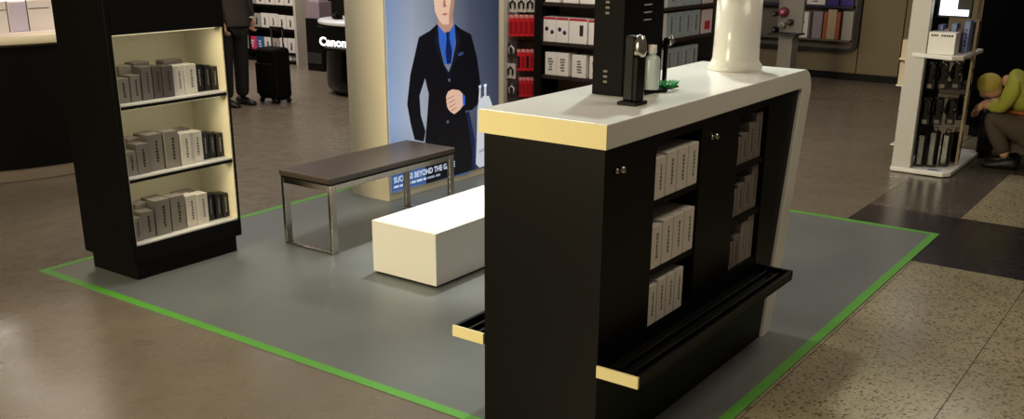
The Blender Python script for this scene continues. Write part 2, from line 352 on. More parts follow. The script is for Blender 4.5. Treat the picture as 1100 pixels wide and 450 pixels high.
# perimeter trays
for side, xa, xb in ((1, FX, 3.748), (-1, 2.957, BX)):
    z0, z1 = 0.349, 0.390
    tr = B('tray', BLACK2, ct, xa, xb, FY, 1.378, z0, z0 + 0.008)
    outer = (xb - 0.014, xb) if side == 1 else (xa, xa + 0.014)
    B('tray_rim', BLACK, tr, outer[0], outer[1], FY, 1.378, z0 + 0.008, z1, bevel=0.002)
    for q in (0.33, 0.66):
        xm = xa + (xb - xa) * q; B('tray_rail', BLACK, tr, xm - 0.006, xm + 0.006, FY + 0.002, 1.366, z0 + 0.008, z1 - 0.012, bevel=0.002)
    B('tray_end', BLACK, tr, xa, xb, 1.366, 1.380, z0 + 0.008, z1)
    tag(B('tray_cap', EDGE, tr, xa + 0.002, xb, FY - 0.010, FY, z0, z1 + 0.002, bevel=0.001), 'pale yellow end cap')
tag(B('metal_clip', CHROME, ct, 3.66, 3.70, 1.325, 1.355, 0.357, 0.372), 'small chrome clip')
# cartons in the niches
for nm, z, zt, yr in (('top', NZ1[2], 1.050, 0.698), ('middle', NZ1[1], 0.800, 0.698), ('bottom', NZ1[0], 0.576, 0.634)):
    n = 4; w_ = (yr - 0.350) / n
    for i in range(n):
        a = 0.350 + i * w_; h = zt - z - (0.008 if i in (0,) else 0)
        carton(FX - 0.175, FX - 0.006, a + 0.002, a + w_ - 0.003, z, z + h, WBOX, 'white carton, %s from left on the %s shelf of the counter\'s nearer niche' % (ORD[i], nm), 'white cartons in the counter niche', '+x', INKG)
for nm, z, L in (('top', NZ2[2], [0.115, 0.125, 0.160, 0.195]), ('middle', NZ2[1], [0.120, 0.135, 0.155, 0.190]), ('bottom', NZ2[0], [0.120, 0.140, 0.185, 0.200])):
    w_ = (1.342 - 1.058) / 4
    for i, h in enumerate(L):
        a = 1.058 + i * w_; m, word, ink = (MGREYBOX, 'pale', INKG) if (nm == 'bottom' and i > 1) else (GREYBOX, 'grey', INK)
        carton(FX - 0.16, FX - 0.02, a + 0.002, a + w_ - 0.003, z, z + h, m, '%s carton, %s from left on the %s shelf of the counter\'s farther niche' % (word, ORD[i], nm), 'grey cartons in the counter niche', '+x', ink)

# ------------------------------------------------------------------ things on the counter
cy_ = thing('display_column', 'white round column with flared foot standing on the white counter top', 'column', (3.352, 1.500, TZ))
MB().lathe([(0.0, TZ), (0.116, TZ), (0.119, TZ + 0.008), (0.117, TZ + 0.024), (0.106, TZ + 0.036), (0.101, TZ + 0.05), (0.099, TZ + 0.12), (0.0975, TZ + 0.325), (0.0, TZ + 0.325)], 3.352, 1.500, 48).build('shaft', GLOSSW, cy_)
MB().lathe([(0.0, TZ + 0.325), (0.103, TZ + 0.325), (0.105, TZ + 0.333), (0.103, TZ + 0.345), (0.097, TZ + 0.35), (0.096, TZ + 0.60), (0.0, TZ + 0.60)], 3.352, 1.500, 48).build('collar', GLOSSW, cy_)

tw = thing('display_tower', 'tall black box-shaped tester tower with small silver marks on the white counter', 'display', (3.285, 0.65, TZ))
B('body', mat('tower_black', '#050505', 0.6, spec=0.12), tw, 3.222, 3.350, 0.500, 0.800, TZ, TZ + 0.50, bevel=0.003)
for zc in (TZ + 0.045, TZ + 0.29):
    for k in range(3): B('silver_mark', INKG, tw, 3.27, 3.286, 0.499, 0.5, zc + k * 0.019, zc + k * 0.019 + 0.008)
for k in range(3): B('silver_dash', INKL, tw, 3.350, 3.351, 0.64, 0.70, TZ + 0.262 + k * 0.027, TZ + 0.267 + k * 0.027)
st = thing('shaver_stand', 'slim black stand holding a chrome-headed shaver beside the black tower', 'stand', (3.455, 0.37, TZ))
B('foot', BLACK2, st, 3.425, 3.500, 0.335, 0.420, TZ, TZ + 0.012, bevel=0.002)
B('post', BLACK, st, 3.432, 3.472, 0.36, 0.405, TZ + 0.012, TZ + 0.235, bevel=0.006)
B('grip', BLACK2, st, 3.473, 3.494, 0.352, 0.40, TZ + 0.012, TZ + 0.165, bevel=0.006)
MB().lathe([(0, TZ + 0.165), (0.018, TZ + 0.165), (0.024, TZ + 0.185), (0.022, TZ + 0.21), (0.014, TZ + 0.235), (0, TZ + 0.24)], 3.484, 0.376, 16).build('shaver_head', CHROME, st)
B('chrome_rail', CHROME, st, 3.494, 3.497, 0.392, 0.398, TZ + 0.012, TZ + 0.18)
hd = thing('tester_holder', 'black plate with upright bracket behind the white bottle on the counter', 'stand', (3.39, 0.70, TZ))
B('plate', BLACK2, hd, 3.353, 3.40, 0.50, 0.86, TZ, TZ + 0.006)
B('bracket', BLACK, hd, 3.353, 3.368, 0.802, 0.818, TZ + 0.006, TZ + 0.19, bevel=0.003)
MB().tube([(3.368, 0.812, TZ + 0.165), (3.382, 0.820, TZ + 0.185), (3.388, 0.822, TZ + 0.172)], [0.010, 0.015, 0.008], 12).build('clip', CHROME, hd)
bt = thing('bottle', 'small white bottle with narrow neck standing on green leaves on the counter', 'bottle', (3.385, 0.655, TZ))
MB().lathe([(0, TZ + 0.014), (0.030, TZ + 0.014), (0.031, TZ + 0.018), (0.031, TZ + 0.120), (0.027, TZ + 0.132), (0.015, TZ + 0.140), (0.014, TZ + 0.148)], 3.385, 0.655, 24).build('body', mat('pale_glass', '#b9c6c6', 0.3), bt)
MB().lathe([(0.014, TZ + 0.146), (0.017, TZ + 0.148), (0.017, TZ + 0.176), (0, TZ + 0.178)], 3.385, 0.655, 20).build('cap', WHITE, bt)
lf = thing('leaf_tray', 'small tray of bright green artificial leaves under the white bottle', 'tray', (3.43, 0.66, TZ))
B('tray_plate', BLACK2, lf, 3.39, 3.475, 0.57, 0.83, TZ, TZ + 0.004) if False else MB().lathe([(0, TZ), (0.040, TZ), (0.042, TZ + 0.012), (0, TZ + 0.012)], 3.388, 0.70, 24).build('tray_plate', BLACK2, lf)
LG = mat('green_leaf', '#35a058', 0.5, noise=0.25)
for k in range(26):
    a = k * 2.39996; r = 0.022 + 0.026 * ((k * 7) % 5) / 5; cx_, cyy = 3.40 + r * 0.8 * math.cos(a), 0.735 + r * 1.6 * math.sin(a)
    d = Vector((math.cos(a), math.sin(a), 0)); n_ = Vector((-d.y, d.x, 0)); p = Vector((cx_, cyy, TZ + 0.014))
    v = [p, p + d * 0.014 + n_ * 0.009 + Vector((0, 0, 0.012)), p + d * 0.026 + Vector((0, 0, 0.020)), p + d * 0.014 - n_ * 0.009 + Vector((0, 0, 0.012)), p + Vector((0, 0, -0.002)), p + d * 0.014 + Vector((0, 0, 0.001))]
    MB().add(v, [(0, 1, 2, 3), (4, 5, 1, 0), (4, 3, 2, 5)]).build('leaf', LG, lf)

# ------------------------------------------------------------------ poster light box
pp = thing('poster_panel', 'cream freestanding panel with backlit poster of a suited man behind the bench', 'poster', (0.352, 2.95, 0.004))
PH = 2.15
B('cabinet_body', CREAM, pp, 0.173, 0.527, 2.278, 3.625, 0.004, PH, bevel=0.003)
def bk(nt, b):
    tc = nt.nodes.new('ShaderNodeTexCoord'); sx = nt.nodes.new('ShaderNodeSeparateXYZ'); nt.links.new(tc.outputs['Generated'], sx.inputs[0])
    r = ramp(nt, sx.outputs[1], [(0.0, '#8da5d0'), (0.2, '#a9b5ca'), (0.42, '#8c93a4'), (0.72, '#535b70'), (1.0, '#3a4258')])
    mz = ramp(nt, sx.outputs[2], [(0.0, '#8a94a8'), (0.25, '#ffffff'), (0.6, '#c8ccd4'), (1.0, '#8a8f9c')])
    mx = nt.nodes.new('ShaderNodeMixRGB'); mx.blend_type = 'MULTIPLY'; mx.inputs[0].default_value = 0.8
    nt.links.new(r.outputs[0], mx.inputs[1]); nt.links.new(mz.outputs[0], mx.inputs[2]); nt.links.new(mx.outputs[0], b.inputs['Base Color'])
    nt.links.new(mx.outputs[0], b.inputs['Emission Color']); b.inputs['Emission Strength'].default_value = 0.5; b.inputs['Roughness'].default_value = 0.35
pic = B('poster_print', node_mat('poster_backdrop', bk), pp, 0.527, 0.531, 2.302, 3.556, 0.058, 2.07)
def pm(name, col, e=0.55): return mat(name, col, 0.35, emit=e, noise=0.05)
def flat(name, pts, m, lvl, scale_y=1.0):
    MB().prism(pts, 0.531, 0.531 + 0.0007 * lvl, 'x').build(name, m, pic)
SUIT = pm('poster_suit', '#0c0e1a', 0.3); SHIRT = pm('poster_shirt', '#2c57b0', 0.7); PSK = pm('poster_skin', '#c9a795', 0.7); TIE = pm('poster_tie', '#10204f'); LIP = pm('poster_lip', '#9c6a60')
HAIRP = pm('poster_hair', '#2a2028'); SHAV = pm('poster_white', '#ccd2de', 0.5); NAVY = pm('poster_navy', '#1a2348'); BAND = pm('poster_band', '#142046'); LT = pm('poster_lettering', '#c3d0e6', 0.6)
flat('band_print', [(2.302, 0.075), (3.18, 0.045), (3.18, 0.195), (2.302, 0.215)], pm('poster_band_blue', '#3d5c94'), 1)
flat('trouser_print', [(3.10, 0.50), (3.182, 0.522), (3.25, 0.294), (3.25, 0.059), (2.95, 0.059), (2.95, 0.45)], NAVY, 1)
flat('neck_print', [(2.84, 1.24), (2.838, 1.160), (2.93, 1.10), (3.006, 1.158), (2.998, 1.24)], pm('poster_neck', '#a98476', 0.6), 2)
flat('shirt_print', [(2.829, 1.175), (2.850, 1.03), (2.905, 0.895), (2.975, 0.885), (3.02, 1.03), (3.02, 1.165), (2.985, 1.13), (2.94, 1.105), (2.90, 1.115), (2.86, 1.15)], SHIRT, 3)
flat('tie_print', [(2.918, 1.118), (2.962, 1.118), (2.955, 1.08), (2.985, 0.98), (2.972, 0.895), (2.925, 0.895), (2.912, 0.98), (2.928, 1.08)], TIE, 4)
jl = [(2.829, 1.180), (2.75, 1.140), (2.627, 1.103), (2.584, 0.993), (2.53, 0.859), (2.488, 0.659), (2.517, 0.525), (2.557, 0.40), (2.652, 0.372), (2.674, 0.442), (2.628, 0.562), (2.618, 0.701), (2.683, 0.82), (2.721, 0.702), (2.698, 0.539), (2.672, 0.382), (2.666, 0.193), (2.672, 0.059), (3.205, 0.059), (3.215, 0.19), (3.18, 0.374), (3.137, 0.528), (3.216, 0.524), (3.285, 0.558), (3.321, 0.708), (3.28, 0.907), (3.21, 1.081), (3.09, 1.128), (3.02, 1.168), (3.035, 1.03), (2.985, 0.89), (2.945, 0.83), (2.895, 0.89), (2.845, 1.03)]
flat('jacket_print', jl, SUIT, 3)
LAP = pm('poster_lapel', '#151a2c', 0.4)
flat('lapel_print', [(2.815, 1.165), (2.785, 1.05), (2.81, 1.03), (2.80, 1.01), (2.935, 0.80), (2.945, 0.83), (2.895, 0.89), (2.845, 1.03)], LAP, 5)
flat('lapel_print', [(3.03, 1.155), (3.085, 1.04), (3.06, 1.02), (3.075, 1.0), (2.955, 0.80), (2.945, 0.83), (2.985, 0.89), (3.035, 1.03)], LAP, 5)
flat('pocket_print', [(3.056, 0.955), (3.112, 0.965), (3.118, 0.945), (3.062, 0.935)], pm('poster_square', '#33466f'), 4)
for yy, zz in ((2.95, 0.775), (2.925, 0.475)):
    flat('button_print', [(yy + 0.014 * math.cos(k * math.pi / 6), zz + 0.014 * math.sin(k * math.pi / 6)) for k in range(12)], pm('poster_button', '#4a526c'), 5)
flat('cheek_print', [(2.955, 1.175), (2.985, 1.205), (3.010, 1.283), (3.022, 1.36), (3.018, 1.47), (2.985, 1.46), (2.975, 1.32), (2.955, 1.24)], pm('poster_cheek', '#a07c6c', 0.6), 6)
flat('face_print', [(2.80, 1.46), (2.796, 1.344), (2.806, 1.268), (2.84, 1.212), (2.885, 1.172), (2.943, 1.168), (2.985, 1.205), (3.010, 1.283), (3.022, 1.36), (3.018, 1.47), (2.97, 1.53), (2.84, 1.53)], PSK, 5)
flat('hair_print', [(2.785, 1.40), (2.775, 1.50), (2.83, 1.57), (2.93, 1.59), (3.01, 1.555), (3.035, 1.47), (3.028, 1.38), (3.015, 1.47), (2.94, 1.51), (2.85, 1.50), (2.80, 1.46)], HAIRP, 6)
for a in (2.862, 2.955):
    flat('eye_print', [(a - 0.018, 1.375), (a, 1.384), (a + 0.018, 1.375), (a, 1.366)], HAIRP, 6); flat('brow_print', [(a - 0.024, 1.405), (a + 0.024, 1.41), (a + 0.024, 1.400), (a - 0.024, 1.395)], HAIRP, 6)
flat('nose_print', [(2.905, 1.37), (2.918, 1.31), (2.93, 1.292), (2.895, 1.290), (2.888, 1.30)], LIP, 6)
flat('mouth_print', [(2.872, 1.243), (2.91, 1.250), (2.948, 1.243), (2.91, 1.232)], LIP, 6)
hp = [(2.912, 0.66), (2.935, 0.695), (2.986, 0.705), (3.062, 0.689), (3.116, 0.648), (3.115, 0.579), (3.069, 0.545), (3.03, 0.53), (3.0, 0.522), (2.965, 0.54), (2.94, 0.56), (2.922, 0.585), (2.915, 0.62)]
flat('hand_print', hp, PSK, 5)
for k in range(4): flat('finger_line', [(2.92 + k * 0.014, 0.645 - k * 0.03), (3.0 + k * 0.01, 0.66 - k * 0.03), (3.0 + k * 0.01, 0.655 - k * 0.03), (2.92 + k * 0.014, 0.638 - k * 0.03)], LIP, 6)
flat('cuff_print', [(3.10, 0.66), (3.13, 0.64), (3.13, 0.575), (3.105, 0.565)], SHIRT, 6)
flat('product_print', [(3.285, 0.52), (3.305, 0.585), (3.367, 0.611), (3.43, 0.603), (3.475, 0.52), (3.47, 0.181), (3.437, 0.07), (3.305, 0.064), (3.262, 0.10), (3.276, 0.288)], SHAV, 2)
for a in (3.298, 3.368):
    flat('product_prong', [(a + 0.004, 0.692), (a + 0.026, 0.692), (a + 0.026, 0.56), (a + 0.004, 0.556)], SHAV, 3); flat('product_prong', [(a - 0.002, 0.70), (a + 0.032, 0.70), (a + 0.032, 0.68), (a - 0.002, 0.68)], SHAV, 3)
flat('product_line', [(3.30, 0.20), (3.44, 0.215), (3.44, 0.195), (3.30, 0.18)], pm('poster_grey', '#9aa4b4'), 3)
text('lettering', 'SUCCESS BEYOND THE GAME', LT, pic, (0.5335, 2.325, 0.128), ROT_PX, 0.058, sx=0.86, offset=0.0012)
yk = 2.325
for wk in (0.05, 0.03, 0.07, 0.045, 0.06, 0.035, 0.08, 0.05):
    flat('small_print', [(yk, 0.090), (yk + wk, 0.090), (yk + wk, 0.106), (yk, 0.106)], LT, 3); yk += wk + 0.012

# ------------------------------------------------------------------ round desk at the far left
rd = thing('round_desk', 'large round black desk with cream rim top behind the black cabinet', 'desk', (-3.48, 1.6, 0))
A0, A1 = -2.4, 2.4
RX, RY = -3.48, 1.6
MB().lathe([(1.46, 0.05), (1.46, 0.985)], RX, RY, 72).build('body', BLACK, rd)
PLI = mat('brown_plinth', '#776b5e', 0.35, noise=0.12)
MB().lathe([(1.49, 0.0), (1.49, 0.008), (1.50, 0.008), (1.50, 0.082), (1.46, 0.084)], RX, RY, 96, smooth=False).build('base_ring', PLI, rd)
MB().lathe([(0, 0.985), (1.50, 0.985), (1.50, 1.0), (0, 1.0)], RX, RY, 72, smooth=False).build('under_top', CHAR, rd)
MB().lathe([(0, 1.0), (1.52, 1.0), (1.53, 1.008), (1.53, 1.052), (1.52, 1.06), (0, 1.06)], RX, RY, 72).build('desk_top', CREAM, rd)
PINKW = mat('pinkish_white_plastic', '#f0e4e0', 0.4, noise=0.02)
p = at(0, 22, x=-2.15)
ds = thing('demo_stand', 'white stepped demonstration stand on the round black desk', 'stand', (-2.4, 1.35, 1.06))
B('stand_body', PINKW, ds, -2.45, -2.16, 1.02, 1.60, 1.06, 1.30, bevel=0.006)
B('tray', PINKW, ds, -2.16, -2.10, 1.05, 1.58, 1.06, 1.08, bevel=0.003)
tag(B('side_block', PINKW, ds, -2.36, -2.12, 1.605, 1.68, 1.06, 1.165, bevel=0.004), 'small white block')
LIL = mat('lilac_panel', '#d5c8dc', 0.4)
B('screen_panel', LIL, ds, -2.16, -2.150, 1.215, 1.335, 1.082, 1.29, bevel=0.003)
for ya_, yb_, za_, zb_ in ((1.195, 1.20, 1.075, 1.30), (1.345, 1.35, 1.075, 1.30), (1.36, 1.52, 1.235, 1.240), (1.05, 1.19, 1.235, 1.240)):
    B('slot_line', CHAR, ds, -2.16, -2.157, ya_, yb_, za_, zb_)

# ------------------------------------------------------------------ product wall at the far left
LW = 7.3
xl, xr = -7.75, at(327, 60, y=LW).x
lw = thing('product_wall', 'dark wall rack of hanging accessory packs beyond the aisle behind the cabinet', 'shelving', ((xl + xr) / 2, LW + 0.2, 0))
B('back_board', CHAR, lw, xl, xr, LW + 0.26, LW + 0.30, 0, 2.2)
tag(B('end_panel', mat('pale_upright', '#b8b0a4', 0.5), lw, xr, xr + 0.045, LW - 0.16, LW + 0.30, 0, 2.2, bevel=0.003), 'pale upright end panel')
tag(B('end_panel', BLACK2, lw, xl - 0.03, xl, LW, LW + 0.30, 0, 2.2), 'dark upright')
B('base_shelf', BLACK2, lw, xl, xr, LW - 0.12, LW + 0.26, 0.0, 0.035)
zs = [at(290, v, y=LW).z for v in (54.5, 30.0, 5.0)] + [at(290, 5, y=LW).z + 0.33, at(290, 5, y=LW).z + 0.66]
for z in zs: B('shelf', BLACK2, lw, xl, xr, LW - 0.02, LW + 0.26, z - 0.035, z, bevel=0.002)
B('centre_post', BLACK2, lw, at(268, 40, y=LW).x, at(268, 40, y=LW).x + 0.03, LW - 0.02, LW + 0.26, 0, 2.2)
PACKS = [mat('pack_white', '#d8d2cc', 0.45), mat('pack_orange', '#cf8a63', 0.45), mat('pack_pink', '#d03a68', 0.45), mat('pack_blue', '#3a5c94', 0.45), mat('pack_grey', '#9a948c', 0.45)]
WN = ['white', 'orange', 'pink', 'blue', 'grey']
seqs = {0: [0, 0, 4, 0, 0, 0, 4, 0], 1: [1, 4, 2, 3, 0, 4, 0, 0, 4, 4], 2: [0, 0, 0, 4, 0, 0, 0, 0], 3: [0, 0, 4, 0, 0, 0, 0]}
names = {0: 'bottom', 1: 'lower', 2: 'upper', 3: 'topmost visible'}
zb = [0.035] + zs[:3]
starts = {0: (292, 325, 3), 1: (252, 326, 9), 2: (246, 326, 9), 3: (246, 326, 8)}
for r in range(4):
    ua, ub, n = starts[r]; v = (66, 49, 25, 2)[r]
    xa_, xb_ = at(ua, v, y=LW).x, at(ub, v, y=LW).x; w_ = (xb_ - xa_) / n
    for i in range(n):
        k = seqs[r][i % len(seqs[r])]; a = xa_ + i * w_; h = random.uniform(0.185, 0.205)
        if r == 0: h = 0.11
        o = MB().box(a + 0.008, a + w_ - 0.008, LW, LW + 0.03, zb[r] + 0.002, zb[r] + h).build('accessory_pack', PACKS[k], None, origin=(a + w_ / 2, LW + 0.015, zb[r]), bevel=0.002, seg=1)
        tag(o, '%s accessory pack, %s from left on the %s shelf of the far rack' % (WN[k], ORD[i], names[r]), 'pack', 'packs on the far rack')
        if k in (0, 4):
            m_ = (BBOX, INK, INKG)[i % 3]
            xc, zc = a + w_ / 2, zb[r] + h * 0.45
            MB().prism([(xc - 0.018, zc - h * 0.25), (xc + 0.012, zc - h * 0.25), (xc + 0.020, zc), (xc + 0.006, zc + h * 0.26), (xc - 0.014, zc + h * 0.24), (xc - 0.006, zc)], LW - 0.004, LW, 'y').build('product_window', m_, o)
        else: marks_ny(LW, a + 0.01, a + w_ - 0.01, zb[r], zb[r] + h, 3).build('printed_marks', PACKS[0], o)

# ------------------------------------------------------------------ people (helpers)
def skin(name, pts, edges, m, parent, levels=2):
    """pts: (x,y,z,rx,ry) local to parent"""
    me = bpy.data.meshes.new(name); me.from_pydata([p[:3] for p in pts], edges, []); me.update()
    o = bpy.data.objects.new(name, me); C.objects.link(o); o.parent = parent
    s = o.modifiers.new('skin', 'SKIN'); s.use_smooth_shade = True
    sv = me.skin_vertices[0].data if me.skin_vertices else None
    if sv is None:
        bpy.context.view_layer.update(); sv = me.skin_vertices[0].data
    for q, p in zip(sv, pts): q.radius = (p[3], p[4] if len(p) > 4 else p[3])
    sv[0].use_root = True
    ss = o.modifiers.new('subsurf', 'SUBSURF'); ss.levels = levels; ss.render_levels = levels
    me.materials.append(m); return o
def ellipsoid(mb, c, r, n=16, k=10):
    v = []; f = []
    for j in range(k + 1):
        t = math.pi * j / k
        for i in range(n):
            a = 2 * math.pi * i / n; v.append((c[0] + r[0] * math.sin(t) * math.cos(a), c[1] + r[1] * math.sin(t) * math.sin(a), c[2] + r[2] * math.cos(t)))
    for j in range(k):
        for i in range(n): f.append((j * n + i, j * n + (i + 1) % n, (j + 1) * n + (i + 1) % n, (j + 1) * n + i))
    mb.add(v, f, True); return mb
def head_mesh(mb, c, fwd, up, s=1.0):
    """an egg head with nose, brow, jaw, ears, pointing to fwd"""
    fwd = Vector(fwd).normalized(); up = Vector(up).normalized(); side = fwd.cross(up).normalized(); n, k = 20, 14; v = []; f = []
    for j in range(k + 1):
        t = math.pi * j / k; zc = math.cos(t)
        for i in range(n):
            a = 2 * math.pi * i / n; x = math.cos(a) * math.sin(t); y = math.sin(a) * math.sin(t)
            wx = 0.095 * (1 - 0.10 * max(0, -zc)); wy = 0.075 * (1 - 0.28 * max(0, -zc) ** 1.5)
            px = x * wx; 
            if x > 0.6 and -0.35 < zc < 0.1 and abs(y) < 0.35: px += 0.020 * (1 - abs(y) / 0.35)
            if x > 0.6 and 0.05 < zc < 0.3 and 0.2 < abs(y) < 0.6: px -= 0.006
            v.append(Vector(c) + (fwd * px + side * y * wy + up * zc * 0.118) * s)
    for j in range(k):
        for i in range(n): f.append((j * n + i, j * n + (i + 1) % n, (j + 1) * n + (i + 1) % n, (j + 1) * n + i))
    mb.add(v, f, True)
    for sg in (-1, 1): ellipsoid(mb, tuple(Vector(c) + side * sg * 0.076 * s), (0.018 * s, 0.010 * s, 0.030 * s), 8, 6)
def hand_mesh(mb, wrist, d, palm_n, s=1.0):
    """palm, four curled fingers and a thumb; local coordinates"""
    d = Vector(d).normalized(); nrm = Vector(palm_n).normalized(); sd = d.cross(nrm).normalized(); w_ = Vector(wrist)
    mb.tube([w_, w_ + d * 0.045 * s, w_ + d * 0.085 * s], [0.024 * s, 0.034 * s, 0.030 * s], 10)
    for i, L in enumerate((0.068, 0.078, 0.072, 0.056)):
        b0 = w_ + d * 0.08 * s + sd * (i - 1.5) * 0.019 * s
        mb.tube([b0, b0 + (d * 0.5 * L + nrm * 0.12 * L) * s, b0 + (d * 0.75 * L + nrm * 0.45 * L) * s, b0 + (d * 0.72 * L + nrm * 0.8 * L) * s], [0.010 * s, 0.009 * s, 0.008 * s, 0.006 * s], 8)
    t0 = w_ + d * 0.03 * s + sd * -0.028 * s
    mb.tube([t0, t0 + (d * 0.022 - sd * 0.018 + nrm * 0.01) * s, t0 + (d * 0.05 - sd * 0.02 + nrm * 0.028) * s], [0.012 * s, 0.011 * s, 0.007 * s], 8)

# person standing in the far aisle
COAT = mat('dark_coat', '#39322f', 0.85, noise=0.1); TRS = mat('dark_trousers', '#1f1c1b', 0.85, noise=0.12)
px_, py_ = -3.62, 4.36
p1 = thing('person', 'standing person in a dark grey-brown coat and dark trousers beside a black suitcase', 'person', (px_, py_, 0))
body = skin('body', [(0, 0, 0.93, 0.13, 0.10), (0, 0, 1.15, 0.12, 0.10), (0, 0, 1.36, 0.15, 0.10), (0, 0, 1.47, 0.055), (0, 0, 1.55, 0.05),
    (0.0, 0.17, 1.40, 0.055), (0.02, 0.21, 1.14, 0.042), (0.06, 0.22, 0.92, 0.030), (0.0, -0.17, 1.40, 0.055), (0.04, -0.20, 1.14, 0.042), (0.12, -0.20, 0.90, 0.030),
    (0.0, 0.09, 0.86, 0.085), (0.0, 0.10, 0.48, 0.058), (-0.02, 0.10, 0.10, 0.040), (0.0, -0.09, 0.86, 0.085), (0.01, -0.10, 0.48, 0.058), (-0.01, -0.10, 0.10, 0.040)],
    [(0, 1), (1, 2), (2, 3), (3, 4), (2, 5), (5, 6), (6, 7), (2, 8), (8, 9), (9, 10), (0, 11), (11, 12), (12, 13), (0, 14), (14, 15), (15, 16)], SKIN, p1)
mb = MB(); head_mesh(mb, (px_ + 0.02, py_, 1.645), (1, 0, 0), (0, 0, 1)); hand_mesh(mb, (px_ + 0.06, py_ + 0.22, 0.92), (0.1, 0, -1), (1, 0, 0)); hand_mesh(mb, (px_ + 0.12, py_ - 0.20, 0.90), (0.3, 0, -1), (0.2, 1, 0)); mb.build('head_and_hands', SKIN, p1)
mb = MB(); ellipsoid(mb, (px_ - 0.012, py_, 1.675), (0.100, 0.086, 0.108)); mb.build('hair', mat('dark_hair', '#2a211c', 0.7), p1)
# coat: lofted torso with flaring hem, sleeves
v = []; f = []; ring = [(0.845, 0.20, 0.235), (0.86, 0.20, 0.235), (1.0, 0.175, 0.215), (1.15, 0.15, 0.195), (1.32, 0.15, 0.215), (1.42, 0.12, 0.19), (1.475, 0.07, 0.09), (1.51, 0.065, 0.07)]
for z, a, b_ in ring:
    for i in range(28):
        t = 2 * math.pi * i / 28; q = 1 + 0.03 * math.sin(5 * t) * (1.5 - z); v.append((px_ + a * q * math.cos(t), py_ + b_ * q * math.sin(t), z))
for j in range(len(ring) - 1):
    for i in range(28): f.append((j * 28 + i, j * 28 + (i + 1) % 28, (j + 1) * 28 + (i + 1) % 28, (j + 1) * 28 + i))
f.append(list(range(28)))
MB().add(v, f, True).build('coat', COAT, p1)
mb = MB(); mb.tube([(px_, py_ + 0.17, 1.42), (px_ + 0.02, py_ + 0.225, 1.16), (px_ + 0.06, py_ + 0.225, 0.93)], [0.08, 0.065, 0.05], 14); mb.build('sleeve', COAT, p1)
mb = MB(); mb.tube([(px_, py_ - 0.17, 1.42), (px_ + 0.04, py_ - 0.215, 1.16), (px_ + 0.12, py_ - 0.205, 0.91)], [0.08, 0.065, 0.05], 14); mb.build('sleeve', COAT, p1)
skin('trousers', [(0, 0, 0.90, 0.15, 0.13), (0, 0.10, 0.82, 0.11), (0.0, 0.11, 0.46, 0.085), (-0.02, 0.11, 0.07, 0.075), (0, -0.10, 0.82, 0.11), (0.01, -0.11, 0.46, 0.085), (-0.01, -0.11, 0.07, 0.075)], [(0, 1), (1, 2), (2, 3), (0, 4), (4, 5), (5, 6)], TRS, p1)
SHOE = mat('dark_shoe', '#1a1614', 0.5)
for sy in (0.11, -0.11):
    mb = MB(); n = 14; v = []; prof_ = [(-0.10, 0.035, 0.075), (-0.06, 0.042, 0.095), (0.0, 0.044, 0.09), (0.08, 0.048, 0.062), (0.14, 0.046, 0.048), (0.18, 0.025, 0.03)]
    for xx, ww, hh in prof_:
        for i in range(n):
            t = 2 * math.pi * i / n; v.append((px_ + xx, py_ + sy + ww * math.cos(t), max(0.0, hh / 2 + hh / 2 * math.sin(t) * 1.0)))
    f = [(j * n + i, j * n + (i + 1) % n, (j + 1) * n + (i + 1) % n, (j + 1) * n + i) for j in range(5) for i in range(n)] + [list(range(n)), [5 * n + i for i in range(n)]]
    mb.add(v, f, True); mb.build('shoe', SHOE, p1)
# suitcase
sc = thing('suitcase', 'black upright rolling suitcase standing next to the person in the aisle', 'suitcase', (-3.10, 4.40, 0))
SX, SY = -3.44, 4.76
B('case', mat('black_nylon', '#080708', 0.8, spec=0.15), sc, SX - 0.16, SX + 0.16, SY - 0.12, SY + 0.12, 0.05, 0.60, bevel=0.045, seg=4)
B('front_pocket', mat('black_nylon', '#0e0d0e'), sc, SX - 0.13, SX + 0.13, SY - 0.15, SY - 0.12, 0.10, 0.44, bevel=0.012, seg=3)
for dx in (-0.09, 0.09):
    MB().tube([(SX + dx, SY + 0.08, 0.58), (SX + dx, SY + 0.08, 0.80)], 0.008, 8).build('handle_tube', CHAR, sc)
    for dy in (-0.08, 0.08): MB().tube([(SX + dx * 1.4 - 0.012, SY + dy, 0.028), (SX + dx * 1.4 + 0.012, SY + dy, 0.028)], 0.028, 14).build('wheel', BLACK2, sc)
    B('wheel_fork', BLACK2, sc, SX + dx * 1.4 - 0.01, SX + dx * 1.4 + 0.01, SY - 0.10, SY + 0.10, 0.035, 0.055)
MB().tube([(SX - 0.10, SY + 0.08, 0.80), (SX + 0.10, SY + 0.08, 0.80)], 0.014, 10).build('handle_grip', BLACK2, sc)

# ------------------------------------------------------------------ camera brand desk
cx0_, cx1_ = -3.46, -2.55
cn = thing('brand_desk', 'black rounded demonstration desk with white lettering and glossy white top', 'desk', (-3.0, 5.7, 0))
CYF = 5.42
MB().lathe([(0.0, 0.05), (0.50, 0.05), (0.53, 0.10), (0.53, 0.2), (0.515, 0.5), (0.52, 0.74), (0.53, 0.80), (0, 0.80)], -3.12, 5.98, 48).build('body', mat('black_gloss', '#0b0a0b', 0.25), cn)
MB().lathe([(0, 0.0), (0.44, 0.0), (0.44, 0.05), (0, 0.05)], -3.12, 5.98, 40).build('base', BLACK2, cn)
MB().lathe([(0, 0.80), (0.59, 0.80), (0.60, 0.81), (0.60, 0.835), (0.59, 0.845), (0, 0.845)], -3.12, 5.98, 48).build('desk_top', mat('white_glass', '#e8ecf4', 0.2), cn)
B('sign_panel', BLACK2, cn, -3.42, -2.70, CYF - 0.005, CYF + 0.16, 0.52, 0.78, bevel=0.006)
B('sign_line', INKL, cn, -3.30, -2.85, CYF - 0.008, CYF - 0.005, 0.500 + 0.052, 0.500 + 0.057)
